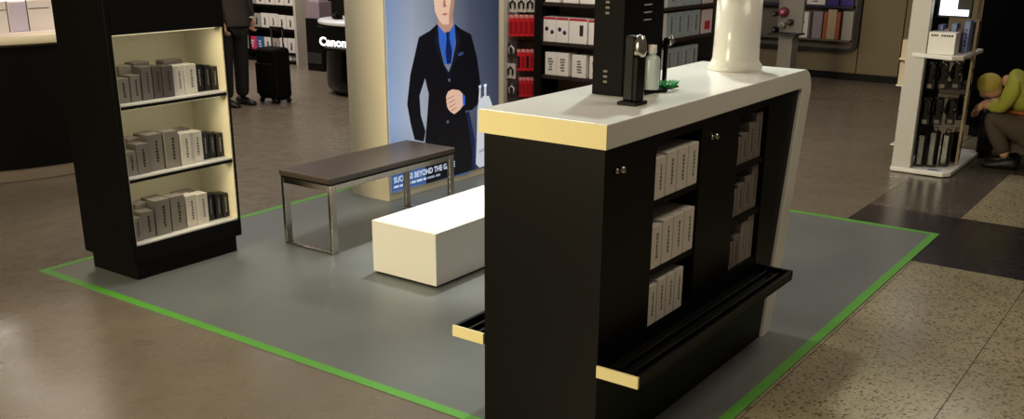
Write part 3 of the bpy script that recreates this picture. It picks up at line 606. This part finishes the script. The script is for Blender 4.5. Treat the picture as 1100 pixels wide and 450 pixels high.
text('lettering', 'Canon', mat('sign_white', '#ffffff', 0.4, emit=1.3), cn, (-3.385, CYF - 0.0065, 0.575), ROT_NY, 0.130, sx=1.22, offset=0.005)
dv = thing('camera_display', 'dark camera display with pale blue glow standing on the rounded black desk', 'display', (-2.95, 5.9, 0.845))
B('riser', CHAR, dv, -3.22, -2.75, 5.75, 6.1, 0.845, 0.89, bevel=0.004)
B('screen', mat('dim_screen', '#3c4660', 0.3, emit=0.25), dv, -3.2, -2.78, 5.95, 5.98, 0.90, 1.20, bevel=0.004)
B('support', CHAR, dv, -3.05, -2.9, 5.98, 6.02, 0.89, 1.1)
tag(B('light_bar', mat('white_glow', '#e8eefc', 0.4, emit=1.2), dv, -2.74, -2.70, 5.80, 5.84, 0.845, 1.15), 'white lit bar')
for k in range(2):
    xx = -3.42 + 0.0 + k * 0.33
    cam_ = thing('camera', 'small black camera with round lens, %s on the rounded desk' % ('leftmost' if k == 0 else 'in front of the screen'), 'camera', (xx + 0.06, 5.62 + 0.0, 0.845))
    B('camera_body', BLACK, cam_, xx + 0.02, xx + 0.13, 5.66, 5.71, 0.845, 0.915, bevel=0.006)
    MB().tube([(xx + 0.075, 5.66, 0.878), (xx + 0.075, 5.61, 0.878)], 0.026, 16).build('lens', BLACK2, cam_)
    B('viewfinder', BLACK, cam_, xx + 0.055, xx + 0.095, 5.67, 5.705, 0.915, 0.93, bevel=0.004)
# dark side unit between rack and desk
su = thing('side_unit', 'narrow dark unit with bottles beside the pale rack upright', 'unit', (-4.6, 7.0, 0))
sx0, sx1 = at(329, 40, y=6.9).x, at(346, 40, y=6.9).x
B('body', BLACK2, su, sx0, sx1, 6.9, 7.2, 0.0, at(335, 20, y=6.9).z, bevel=0.005)
B('drawer_front', CHAR, su, sx0 + 0.02, sx1 - 0.02, 6.885, 6.9, 0.10, 0.24, bevel=0.003)
pk = thing('packed_display', 'pinkish grey stacked display on top of the narrow dark unit', 'display', (-4.6, 7.05, at(335, 20, y=6.9).z))
B('block', mat('pinkish_grey', '#8a7a80', 0.5), pk, sx0, sx1 - 0.05, 6.92, 7.15, at(335, 20, y=6.9).z, at(335, 2, y=6.9).z, bevel=0.004)
B('block', mat('pale_grey', '#a5a0a2', 0.5), pk, sx0 + 0.03, sx1 - 0.08, 6.95, 7.12, at(335, 2, y=6.9).z, at(335, -16, y=6.9).z, bevel=0.004)

# ------------------------------------------------------------------ middle gondola (behind the counter)
GY, GX = 5.5, 0.844
gm = thing('gondola_shelving', 'dark brown shelving unit with white boxed products behind the counter', 'shelving', (0, 6.3, 0))
BRN = mat('dark_brown_board', '#2b201c', 0.5, noise=0.12); BRB = mat('brown_back', '#6b5246', 0.6, noise=0.1)
gx0 = -0.86
B('base', BLACK2, gm, gx0, GX, GY, 7.3, 0.0, 0.10)
B('back_board', BRB, gm, gx0, GX - 0.30, GY + 0.30, GY + 0.34, 0.10, 2.0)
B('side_back_board', BRN, gm, GX - 0.30, GX - 0.26, GY + 0.30, 7.3, 0.10, 2.0)
B('left_panel', mat('pale_upright', '#b8b0a4'), gm, gx0 - 0.03, gx0, GY, GY + 0.34, 0.0, 2.0)
B('post', BLACK2, gm, -0.469, -0.385, GY - 0.012, GY + 0.30, 0.10, 2.0, bevel=0.003)
B('post', BRN, gm, GX - 0.07, GX, GY - 0.006, GY + 0.06, 0.10, 2.0, bevel=0.003)
B('post', BRN, gm, GX - 0.07, GX, 7.24, 7.3, 0.10, 2.0, bevel=0.003)
FZ = [0.10, 0.48, 0.797, 1.168, 1.50]
for z in FZ: B('shelf', BRN, gm, -0.385, GX - 0.262, GY, GY + 0.30, z - 0.034, z, bevel=0.002)
SZ = [0.56, 0.868, 1.155, 1.48]
for z in SZ: B('shelf', BRN, gm, GX - 0.26, GX, GY + 0.06, 7.24, z - 0.03, z, bevel=0.002)
for k, z in enumerate([0.22, 0.47, 0.745, 1.03, 1.3]): B('hook_rail', CHAR, gm, gx0, -0.469, GY + 0.26, GY + 0.30, z, z + 0.02)
# front boxes
def fx(u, v=45): return at(u, v, y=GY + 0.02).x
def front(L, z, zt, shelf, wd='white'):
    for i, (ua, ub, m, word) in enumerate(L):
        a, b_ = fx(ua), fx(ub)
        c = carton(a, b_, GY + 0.02, GY + 0.17, z, zt - random.uniform(0, 0.012), m, '%s boxed product, %s from left on the %s front shelf of the brown unit' % (word, ORD[i], shelf), 'boxes on the brown shelving', '-y', INKG if word == 'plain white' else None, band=REDP if word != 'plain white' else None)
        if word != 'plain white':
            n_ = 2 if i < 2 else 1
            for k in range(n_):
                xc = a + (b_ - a) * (0.28 + 0.42 * k) if n_ == 2 else a + (b_ - a) * 0.7; zc = z + (zt - z) * (0.52 - 0.12 * k)
                if n_ == 2: MB().tube([(xc, GY + 0.02, zc), (xc, GY + 0.018, zc)], 0.020, 14).build('printed_picture', mat('navy_print', '#22244a', 0.5), c)
                else: MB().box(xc - 0.02, xc + 0.02, GY + 0.0185, GY + 0.02, zc - 0.05, zc + 0.05).build('printed_picture', INK, c)
front([(583.5, 597, WBOX, 'red-topped white'), (597.5, 610, WBOX, 'red-topped white'), (611, 630, WBOX, 'red-topped white'), (632, 648, WBOX, 'red-topped white'), (650, 658, WBOX, 'red-topped white')], FZ[2], 1.035, 'upper')
front([(586, 598, WBOX, 'plain white'), (598.5, 611, WBOX, 'plain white'), (615, 630, WBOX, 'plain white'), (634, 645, WBOX, 'plain white'), (646, 657, WBOX, 'plain white')], FZ[1], 0.70, 'lower')
front([(585, 600, WBOX, 'plain white'), (604, 620, WBOX, 'plain white'), (622, 640, WBOX, 'plain white')], FZ[3], 1.38, 'top')
# left bay: red packs
def rx_(u, v=45): return at(u, v, y=GY + 0.05).x
for r, (ua, ub, n, va, vb) in enumerate([(546.5, 574, 5, 17, 39), (555, 574, 4, 54, 76), (557, 573.5, 4, 84, 104)]):
    for i in range(n):
        u0 = ua + (ub - ua) * i / n; u1 = ua + (ub - ua) * (i + 1) / n
        a, b_ = rx_(u0, va), rx_(u1, va); zt, zb_ = at(u0, va, y=GY + 0.05).z, at(u0, vb, y=GY + 0.05).z
        o = MB().box(a + 0.003, b_ - 0.003, GY + 0.05, GY + 0.22, zb_, zt).build('hanging_pack', RED, None, origin=((a + b_) / 2, GY + 0.13, zb_), bevel=0.004, seg=1)
        tag(o, 'red hanging pack, %s from left in the %s row left of the dark post' % (ORD[i], ('upper', 'middle', 'lowest')[r]), 'pack', 'red packs on the brown shelving')
        B('product_window', BBOX if (r == 1 and i in (0, 2)) else mat('deep_red', '#8f1018', 0.4), o, a + 0.012, b_ - 0.010, GY + 0.047, GY + 0.05, zb_ + (zt - zb_) * 0.15, zb_ + (zt - zb_) * 0.72)
        B('hang_tab', mat('pale_red', '#d08080', 0.5), o, a + 0.006, b_ - 0.006, GY + 0.046, GY + 0.05, zt - 0.02, zt + 0.012)
        MB().tube([((a + b_) / 2, GY + 0.27, zt + 0.004), ((a + b_) / 2, GY + 0.04, zt + 0.004)], 0.003, 6).build('hook', CHROME, gm)
WB = mat('clear_blister', '#bdb6ae', 0.3)
for r, (ua, ub, n, va, vb) in enumerate([(546, 574, 3, -3, 13), (544.5, 554, 1, 45, 62), (543.5, 553, 1, 68, 84), (544, 555, 1, 88, 104)]):
    for i in range(n):
        u0 = ua + (ub - ua) * i / n; u1 = ua + (ub - ua) * (i + 1) / n
        a, b_ = rx_(u0, va), rx_(u1, va); zt, zb_ = at(u0, va, y=GY + 0.05).z, at(u0, vb, y=GY + 0.05).z
        o = MB().box(a + 0.004, b_ - 0.004, GY + 0.06, GY + 0.08, zb_, zt).build('blister_pack', WB if r % 2 == 0 else CHAR, None, origin=((a + b_) / 2, GY + 0.07, zb_), bevel=0.003, seg=1)
        tag(o, ('pale blister pack with dark earphones, %s from left above the red packs' % ORD[i]) if r == 0 else ('%s blister pack with earphones beside the %s red packs' % (('dark', 'pale', 'dim')[r - 1], ('upper', 'middle', 'lowest')[r - 1])), 'pack', 'blister packs on the brown shelving')
        xc, zc, hh = (a + b_) / 2, (zt + zb_) / 2, (zt - zb_)
        MB().tube([(xc - 0.025, GY + 0.055, zc - hh * 0.25), (xc - 0.03, GY + 0.05, zc + hh * 0.1), (xc, GY + 0.05, zc + hh * 0.28), (xc + 0.03, GY + 0.05, zc + hh * 0.1), (xc + 0.025, GY + 0.055, zc - hh * 0.25)], 0.009, 8).build('earphones', BLACK if r % 2 == 0 else WB, o)
        MB().tube([(xc, GY + 0.27, zt - 0.01), (xc, GY + 0.05, zt - 0.01)], 0.003, 6).build('hook', CHROME, gm)
# side boxes (facing +X)
GRB = mat('blue_grey_carton', '#9aa5a6', 0.45)
for nm, z, zt in (('upper', SZ[1], 1.105), ('lower', SZ[0], 0.775), ('top', SZ[2], 1.39)):
    ys_ = [5.58, 5.76, 5.93, 6.10, 6.27, 6.45]
    for i in range(5):
        m, word, ink = (WBOX, 'cream', None) if i == 0 else (GRB, 'blue-grey', INK)
        carton(GX - 0.17, GX - 0.02, ys_[i] + 0.004, ys_[i + 1] - 0.004, z, zt, m, '%s tall carton, %s from left on the %s right-hand shelf of the brown unit' % (word, ORD[i], nm), 'tall cartons on the side shelving', '+x', ink)
    if nm != 'lower':
        c = carton(GX - 0.15, GX - 0.02, 6.50, 6.73, z, zt - 0.01, mat('pinkish_carton', '#cdb9b4', 0.5), 'pinkish white carton with red picture at the end of the %s side shelf' % nm, 'tall cartons on the side shelving', '+x')
        B('printed_picture', REDP, c, GX - 0.02, GX - 0.0185, 6.56, 6.68, z + 0.04, z + 0.12)

# ------------------------------------------------------------------ wall display at the back right
wd = thing('wall_display', 'wide wall-mounted product display with rounded black rim on the olive wall', 'display', (0.4, 10.5, 0.36))
def rr(x0, x1, z0, z1, r, n=6):
    p_ = []
    for (cx__, cz__, a0) in ((x1 - r, z0 + r, -90), (x1 - r, z1 - r, 0), (x0 + r, z1 - r, 90), (x0 + r, z0 + r, 180)):
        for k in range(n + 1):
            a = math.radians(a0 + 90 * k / n); p_.append((cx__ + r * math.cos(a), cz__ + r * math.sin(a)))
    return p_
wx1 = at(922, 30, y=10.5).x; wz0 = at(900, 56, y=10.5).z
MB().prism(rr(-0.5, wx1, wz0, 2.0, 0.12), 10.52, 10.6, 'y').build('rim', mat('black_rim', '#17131c', 0.4), wd)
MB().prism(rr(-0.46, wx1 - 0.045, wz0 + 0.045, 1.96, 0.09), 10.505, 10.52, 'y').build('board', mat('taupe_board', '#5e5449', 0.6, noise=0.1), wd)
zl = at(880, 41, y=10.45).z
B('ledge', mat('ledge_grey', '#5c554c', 0.5), wd, -0.44, wx1 - 0.06, 10.38, 10.505, zl - 0.02, zl)
zl2 = at(880, 5, y=10.45).z
B('ledge', mat('ledge_dark', '#1b1730', 0.5), wd, -0.44, wx1 - 0.06, 10.38, 10.505, zl2 - 0.03, zl2)
for i, (ua, ub, va, m, word) in enumerate([(853, 868, 12, WBOX, 'white'), (873, 883, 12, mat('dull_lilac', '#8a8288', 0.5), 'lilac grey'), (884.5, 888, 13, mat('rust', '#a0522c', 0.5), 'rust'), (888.5, 898, 10, mat('tan_pack', '#b09678', 0.5), 'tan'), (898.5, 902, 13, mat('rust', '#a0522c', 0.5), 'rust'), (905, 916, 12, MGREYBOX, 'pale grey')]):
    a, b_ = at(ua, 25, y=10.40).x, at(ub, 25, y=10.40).x; zt = at(ua, va, y=10.40).z
    z0_ = zl
    c = carton(a, b_, 10.40, 10.49, z0_, zt, m, '%s package, %s from left on the ledge of the olive wall display' % (word, ORD[i]), 'packages on the wall display', '-y', INK if i in (0,) else None)
VIO = mat('violet_header', '#3a2c78', 0.4, noise=0.2)
for i, (ua, ub) in enumerate([(838, 852), (853, 865), (866, 887), (888, 902), (903, 918)]):
    a, b_ = at(ua, 2, y=10.44).x, at(ub, 2, y=10.44).x
    c = carton(a + 0.01, b_ - 0.01, 10.44, 10.49, zl2, zl2 + 0.17, WBOX if i == 2 else VIO, '%s package, %s from left on the upper ledge of the wall display' % ('white' if i == 2 else 'violet', ORD[i]), 'packages on the wall display', '-y', INK if i == 2 else None)
# freestanding grey stand in front of it
sp = thing('product_stand', 'narrow grey freestanding product stand in front of the olive wall', 'stand', (0.93, 8.55, 0))
ax, bxx = at(835, 45, y=8.5).x, at(851, 45, y=8.5).x
SG = mat('stand_grey', '#77736c', 0.5)
B('column', SG, sp, ax + 0.01, bxx, 8.5, 8.7, 0.03, at(843, 38, y=8.5).z, bevel=0.004)
B('foot', SG, sp, ax - 0.03, bxx + 0.05, 8.45, 8.75, 0.0, 0.03, bevel=0.004)
zt_ = at(843, 38, y=8.5).z
B('tray', CHAR, sp, ax - 0.10, bxx + 0.06, 8.42, 8.72, zt_, zt_ + 0.02, bevel=0.003)
B('back_plate', SG, sp, ax - 0.08, bxx + 0.04, 8.66, 8.70, zt_ + 0.02, 1.30, bevel=0.003)
for i, (u, v, r, m, word) in enumerate([(841, 13, 0.055, mat('plum', '#6a2838', 0.5), 'plum'), (832, 32, 0.035, BLACK2, 'black'), (832, 15, 0.03, CHAR, 'charcoal'), (848, 24, 0.035, CHAR, 'charcoal'), (840, 27, 0.035, MGREYBOX, 'pale')]):
    q = at(u, v, y=8.6)
    o = MB().tube([(q.x, 8.655, q.z), (q.x, 8.60, q.z), (q.x, 8.57, q.z)], [r, r, r * 0.7], 18).build('round_pack', m, None, origin=(q.x, 8.61, q.z)); 
    tag(o, '%s round pack hung on the grey stand%s' % (word, (', topmost', ', lowest on its left edge', ', upper on its left edge', ' near its right edge', ', in the middle')[i]), 'pack', 'round packs on the grey stand')
    MB().tube([(q.x, 8.57, q.z), (q.x, 8.563, q.z)], [r * 0.45, r * 0.3], 12).build('disc', mat('pink_disc', '#c86a80', 0.5) if i == 0 else INKG, o)

# ------------------------------------------------------------------ white headset gondola on the right
wg = thing('headset_gondola', 'white end gondola with black goods hanging below a lit sign', 'gondola', (3.27, 5.98, 0))
gx0_, gx1_, gy0, gy1 = 3.045, 3.50, 5.43, 6.55
MB().prism([(gx0_, gy0 + 0.02), (gx0_ + 0.02, gy0), (gx1_ - 0.05, gy0), (gx1_, gy0 + 0.06), (gx1_, gy1), (gx0_, gy1)], 0.006, 0.040, 'z').build('base', WHITE, wg, bevel=0.006)
MB().prism([(gx0_ + 0.01, gy0 + 0.03), (gx1_ - 0.03, gy0 + 0.03), (gx1_ - 0.03, gy1 - 0.02), (gx0_ + 0.01, gy1 - 0.02)], 0.0, 0.006, 'z').build('feet', BLACK2, wg)
PG = mat('pale_grey_panel', '#c3c1ba', 0.4, noise=0.03)
B('front_upright', PG, wg, gx0_ + 0.005, gx0_ + 0.150, gy0 + 0.03, gy0 + 0.10, 0.040, 2.0, bevel=0.006)
B('side_panel', CHAR, wg, gx0_ + 0.005, gx0_ + 0.03, gy0 + 0.10, gy1 - 0.03, 0.040, 2.0)
B('rear_post', mat('tan_post', '#8a7a62', 0.5), wg, 3.455, 3.475, 5.80, 5.82, 0.040, 2.0)
B('back_mesh', BLACK2, wg, gx0_ + 0.03, gx0_ + 0.05, gy0 + 0.10, gy1 - 0.04, 0.040, 1.9)
zf = 0.935
MB().prism([(gx0_ + 0.05, gy0 + 0.03), (3.41, gy0 - 0.06), (3.475, gy0 + 0.02), (3.475, 6.12), (gx0_ + 0.05, 6.12)], zf - 0.030, zf, 'z').build('shelf', WHITE, wg, bevel=0.005)
for z in (0.68, 0.885):
    B('side_bin', CREAM, wg, gx0_ - 0.045, gx0_ + 0.005, gy0 + 0.05, gy0 + 0.42, z - 0.012, z, bevel=0.002)
    tag(carton(gx0_ - 0.04, gx0_ + 0.003, gy0 + 0.07, gy0 + 0.30, z, z + (0.17 if z < 0.7 else 0.14), mat('cream_carton', '#c0b394', 0.5), 'cream box on the %s side bin of the white gondola' % ('lower' if z < 0.7 else 'upper'), 'boxes on the gondola side bins', '-y'))
tag(B('side_bin', CREAM, wg, gx0_ - 0.03, gx0_ + 0.005, gy0 + 0.05, gy0 + 0.3, 0.20, 0.21), 'small low ledge')
wb = thing('info_box', 'white box with a line of dark print on the white gondola shelf', 'box', (3.30, 5.50, zf))
B('box_body', WHITE, wb, 3.205, 3.400, gy0 + 0.02, gy0 + 0.16, zf + 0.001, 1.10, bevel=0.004)
mb = MB()
for k in range(9):
    if k != 3: mb.box(3.222 + k * 0.018, 3.222 + k * 0.018 + 0.013, gy0 + 0.0185, gy0 + 0.02, 1.068, 1.083)
mb.build('printed_line', INK, wb)
LS = thing('lit_sign', 'bright bluish-white lit sign at the top of the white gondola', 'sign', (3.30, 5.62, 1.25))
SGN = mat('sign_glow', '#e4e8ff', 0.4, emit=1.6)
B('sign_face', SGN, LS, 3.22, 3.345, 5.60, 5.61, 1.215, 1.42, bevel=0.003)
tag(B('sign_face', SGN, LS, 3.345, 3.43, 5.60, 5.61, 1.215, 1.26), 'lower lit strip')
B('sign_case', CHAR, LS, 3.20, 3.445, 5.611, 5.66, 1.20, 1.43, bevel=0.003)
B('bracket', CHAR, LS, gx0_ + 0.052, 3.22, 5.63, 5.65, 1.30, 1.33)
BLU = mat('blue_pack', '#7080b4', 0.4, noise=0.3, scale=20); BRP = mat('brown_pack', '#4a3a36', 0.5)
for i, (xx, h, m, word) in enumerate([(3.225, 0.20, BLU, 'blue'), (3.275, 0.17, MGREYBOX, 'grey'), (3.325, 0.215, BLU, 'blue'), (3.375, 0.18, BRP, 'brown'), (3.42, 0.24, BLU, 'blue')]):
    carton(xx - 0.02, xx + 0.02, 5.62 + 0.06, 5.80, zf, zf + h, m, '%s pack, %s from left behind the white box on the gondola shelf' % (word, ORD[i]), 'packs on the white gondola shelf', '-y', INK)
for i, (yy, m, word) in enumerate([(5.86, BRP, 'brown'), (5.95, BLU, 'blue'), (6.04, BRP, 'brown')]):
    carton(3.37, 3.44, yy - 0.035, yy + 0.035, zf, zf + 0.22, m, '%s pack, %s along the far edge of the white gondola shelf' % (word, ORD[i]), 'packs on the white gondola shelf', '+x', INKL)
# hanging black headsets in rows
GL = mat('glossy_black_plastic', '#141215', 0.18)
hk = 0
for r, z in enumerate((0.78, 0.50)):
    for i, (xx, yy) in enumerate([(3.225, 5.56), (3.305, 5.62), (3.385, 5.70), (3.41, 5.95)]):
        hh = thing('headset', 'black over-ear headset, %s from left in the %s hanging row of the white gondola' % (ORD[i], ('upper', 'lower')[r]), 'headset', (xx, yy, z - 0.12), 'headsets on the white gondola')
        MB().tube([(xx - 0.035 * math.cos(a) , yy, z + 0.02 + 0.055 * math.sin(a)) for a in [math.pi * k / 10 for k in range(11)]], 0.006, 8).build('headband', GL, hh)
        for s_ in (-1, 1):
            mb = MB(); ellipsoid(mb, (xx + s_ * 0.033, yy, z - 0.01), (0.014, 0.030, 0.038), 12, 8); mb.build('ear_cup', GL, hh)
        B('back_card', BLACK2, hh, xx - 0.036, xx + 0.036, yy + 0.03, yy + 0.036, z - 0.13, z + 0.085)
        tag(B('price_label', INKG, hh, xx - 0.02, xx + 0.018, yy + 0.028, yy + 0.03, z - 0.12, z - 0.09), 'pale printed label')
        MB().tube([(gx0_ + 0.05, yy + 0.02, z + 0.078), (xx, yy + 0.02, z + 0.078), (xx, yy - 0.03, z + 0.078), (xx, yy - 0.035, z + 0.09)], 0.003, 6).build('hook', CHROME, wg)
for i, (xx, yy, h) in enumerate([(3.235, 5.60, 0.30), (3.315, 5.62, 0.33), (3.395, 5.70, 0.31), (3.42, 5.92, 0.29)]):
    o = thing('carry_case', 'glossy black carry case, %s from left standing on the white gondola base' % ORD[i], 'case', (xx, yy, 0.040), 'carry cases on the white gondola base')
    B('shell', GL, o, xx - 0.036, xx + 0.036, yy - 0.05, yy + 0.05, 0.041, h, bevel=0.018, seg=3)
    B('zip', CHAR, o, xx - 0.037, xx + 0.037, yy - 0.003, yy + 0.003, 0.06, h - 0.02)
    MB().tube([(xx - 0.02, yy, h - 0.004), (xx - 0.015, yy, h + 0.025), (xx + 0.015, yy, h + 0.025), (xx + 0.02, yy, h - 0.004)], 0.005, 8).build('handle', BLACK2, o)
fl = thing('price_leaflet', 'small blue printed leaflet lying on the front of the white gondola base', 'leaflet', (3.37, 5.50, 0.04))
B('sheet', mat('leaflet_paper', '#c8ccd2', 0.5), fl, 3.30, 3.42, 5.455, 5.53, 0.040, 0.042); B('blue_print', mat('blue_print', '#3a5c9c', 0.5), fl, 3.33, 3.40, 5.47, 5.51, 0.042, 0.0425)

# dark partition at the far right
dp = thing('black_display_wall', 'tall matt black display wall behind the crouching person', 'display', (4.6, 7.5, 0))
B('panel', mat('matt_black', '#090706', 0.9, spec=0.1), dp, 3.17, 6.2, 7.42, 7.6, 0.10, 2.4)
B('kick_base', BLACK2, dp, 3.20, 6.2, 7.45, 7.6, 0, 0.10)
for x in (3.6, 4.2, 4.8, 5.5): B('panel_joint', CHAR, dp, x - 0.006, x + 0.006, 7.414, 7.42, 0.12, 2.38)

# crouching person
YG = mat('yellow_green_shirt', '#a3a542', 0.8, noise=0.12); KH = mat('khaki_cloth', '#4c4236', 0.85, noise=0.1)
qx, qy = 3.80, 6.20
p2 = thing('person', 'crouching person in yellow-green shirt and khaki trousers beside the white gondola', 'person', (qx, qy, 0))
skin('body', [(0.08, 0, 0.37, 0.10, 0.10), (0.04, 0, 0.56, 0.09), (-0.01, 0, 0.68, 0.09, 0.08), (-0.12, 0, 0.69, 0.050), (-0.17, 0, 0.69, 0.048),
    (-0.02, -0.15, 0.66, 0.045), (-0.10, -0.20, 0.50, 0.038), (-0.25, -0.14, 0.50, 0.028), (-0.02, 0.15, 0.66, 0.045), (-0.10, 0.20, 0.50, 0.038), (-0.25, 0.08, 0.50, 0.028),
    (0.06, -0.10, 0.32, 0.09), (-0.20, -0.15, 0.42, 0.060), (-0.02, -0.13, 0.09, 0.040), (0.06, 0.10, 0.32, 0.09), (-0.22, 0.13, 0.38, 0.060), (-0.04, 0.12, 0.09, 0.040)],
    [(0, 1), (1, 2), (2, 3), (3, 4), (2, 5), (5, 6), (6, 7), (2, 8), (8, 9), (9, 10), (0, 11), (11, 12), (12, 13), (0, 14), (14, 15), (15, 16)], SKIN, p2)
mb = MB(); head_mesh(mb, (qx - 0.245, qy - 0.02, 0.635), (-0.6, 0, -0.8), (-0.8, 0, 0.6), 0.90); hand_mesh(mb, (qx - 0.25, qy - 0.14, 0.50), (-0.6, 0.5, -0.5), (0, 0.3, -1), 0.9); hand_mesh(mb, (qx - 0.25, qy + 0.08, 0.50), (-0.6, 0.1, -0.5), (0, -0.6, -1), 0.9); mb.build('head_and_hands', SKIN, p2)
mb = MB(); ellipsoid(mb, (qx - 0.250, qy - 0.02, 0.655), (0.098, 0.084, 0.090)); mb.build('hair', mat('straw_hair', '#a89a48', 0.75, noise=0.15, scale=30), p2)
skin('shirt', [(0.07, 0, 0.45, 0.155, 0.135), (0.04, 0, 0.57, 0.16, 0.14), (-0.01, 0, 0.715, 0.165, 0.14), (-0.10, 0, 0.71, 0.095), (-0.03, -0.17, 0.68, 0.078), (-0.10, -0.20, 0.50, 0.058), (-0.20, -0.155, 0.50, 0.048), (-0.03, 0.17, 0.68, 0.078), (-0.10, 0.20, 0.50, 0.058), (-0.20, 0.10, 0.50, 0.048)], [(0, 1), (1, 2), (2, 3), (2, 4), (4, 5), (5, 6), (2, 7), (7, 8), (8, 9)], YG, p2)
skin('trousers', [(0.08, 0, 0.35, 0.155, 0.15), (0.06, -0.11, 0.32, 0.115), (-0.20, -0.155, 0.42, 0.082), (-0.03, -0.135, 0.12, 0.06), (0.06, 0.11, 0.32, 0.115), (-0.22, 0.135, 0.38, 0.082), (-0.05, 0.125, 0.12, 0.06)], [(0, 1), (1, 2), (2, 3), (0, 4), (4, 5), (5, 6)], KH, p2)
mb = MB(); v = []; f = []
for z, a, b_ in ((0.425, 0.170, 0.160), (0.475, 0.168, 0.155)):
    for i in range(24):
        t = 2 * math.pi * i / 24; v.append((qx + 0.075 + a * math.cos(t), qy + b_ * math.sin(t), z))
f = [(i, (i + 1) % 24, 24 + (i + 1) % 24, 24 + i) for i in range(24)]
mb.add(v, f, True); tag(mb.build('waistband', mat('orange_cloth', '#9a4a22', 0.8), p2), 'orange-brown waistband')
for sx_, sy in ((-0.02, -0.13), (-0.04, 0.12)):
    mb = MB(); n = 14; v = []
    for xx, ww, hh in [(0.09, 0.035, 0.075), (0.05, 0.042, 0.10), (0.0, 0.044, 0.09), (-0.08, 0.048, 0.062), (-0.14, 0.046, 0.048), (-0.18, 0.025, 0.03)]:
        for i in range(n):
            t = 2 * math.pi * i / n; v.append((qx + sx_ + xx, qy + sy + ww * math.cos(t), hh / 2 + hh / 2 * math.sin(t)))
    f = [(j * n + i, j * n + (i + 1) % n, (j + 1) * n + (i + 1) % n, (j + 1) * n + i) for j in range(5) for i in range(n)] + [list(range(n)), [5 * n + i for i in range(n)]]
    mb.add(v, f, True); mb.build('shoe', SHOE, p2)
# duffel and grey bag
bx_, by_ = 3.60, 6.42
df = thing('duffel_bag', 'black duffel bag on the floor in front of the crouching person', 'bag', (3.52, 6.59, 0))
B('shell', mat('black_canvas', '#121011', 0.8), df, 3.47, 3.57, 6.44, 6.74, 0.0, 0.36, bevel=0.04, seg=3)
MB().tube([(3.55, 6.50, 0.34), (3.58, 6.53, 0.30), (3.58, 6.62, 0.30), (3.55, 6.66, 0.34)], 0.010, 8).build('handle', BLACK2, df)
gb = thing('grey_bag', 'small grey shoulder bag with dark opening on top of the black duffel bag', 'bag', (3.515, 6.56, 0.362))
mb = MB(); v = []; n = 20; pr = [(0.405, 0.050, 0.075), (0.44, 0.065, 0.095), (0.50, 0.070, 0.10), (0.56, 0.064, 0.09), (0.60, 0.050, 0.072), (0.605, 0.038, 0.058)]
for z, a, b_ in pr:
    for i in range(n):
        t = 2 * math.pi * i / n; v.append((3.515 + a * 0.85 * math.cos(t), 6.56 + b_ * math.sin(t), z - 0.042))
f = [(j * n + i, j * n + (i + 1) % n, (j + 1) * n + (i + 1) % n, (j + 1) * n + i) for j in range(5) for i in range(n)] + [list(range(n)), [5 * n + i for i in range(n)]]
mb.add(v, f, True); mb.build('pouch', mat('grey_cloth', '#5c5650', 0.8, noise=0.15), gb)
mb = MB(); ellipsoid(mb, (3.545, 6.50, 0.48), (0.025, 0.04, 0.035), 14, 8); mb.build('dark_pocket', BLACK2, gb)
MB().tube([(3.515, 6.48, 0.54), (3.51, 6.50, 0.595), (3.51, 6.62, 0.595), (3.515, 6.64, 0.54)], 0.007, 8).build('strap', CHAR, gb)
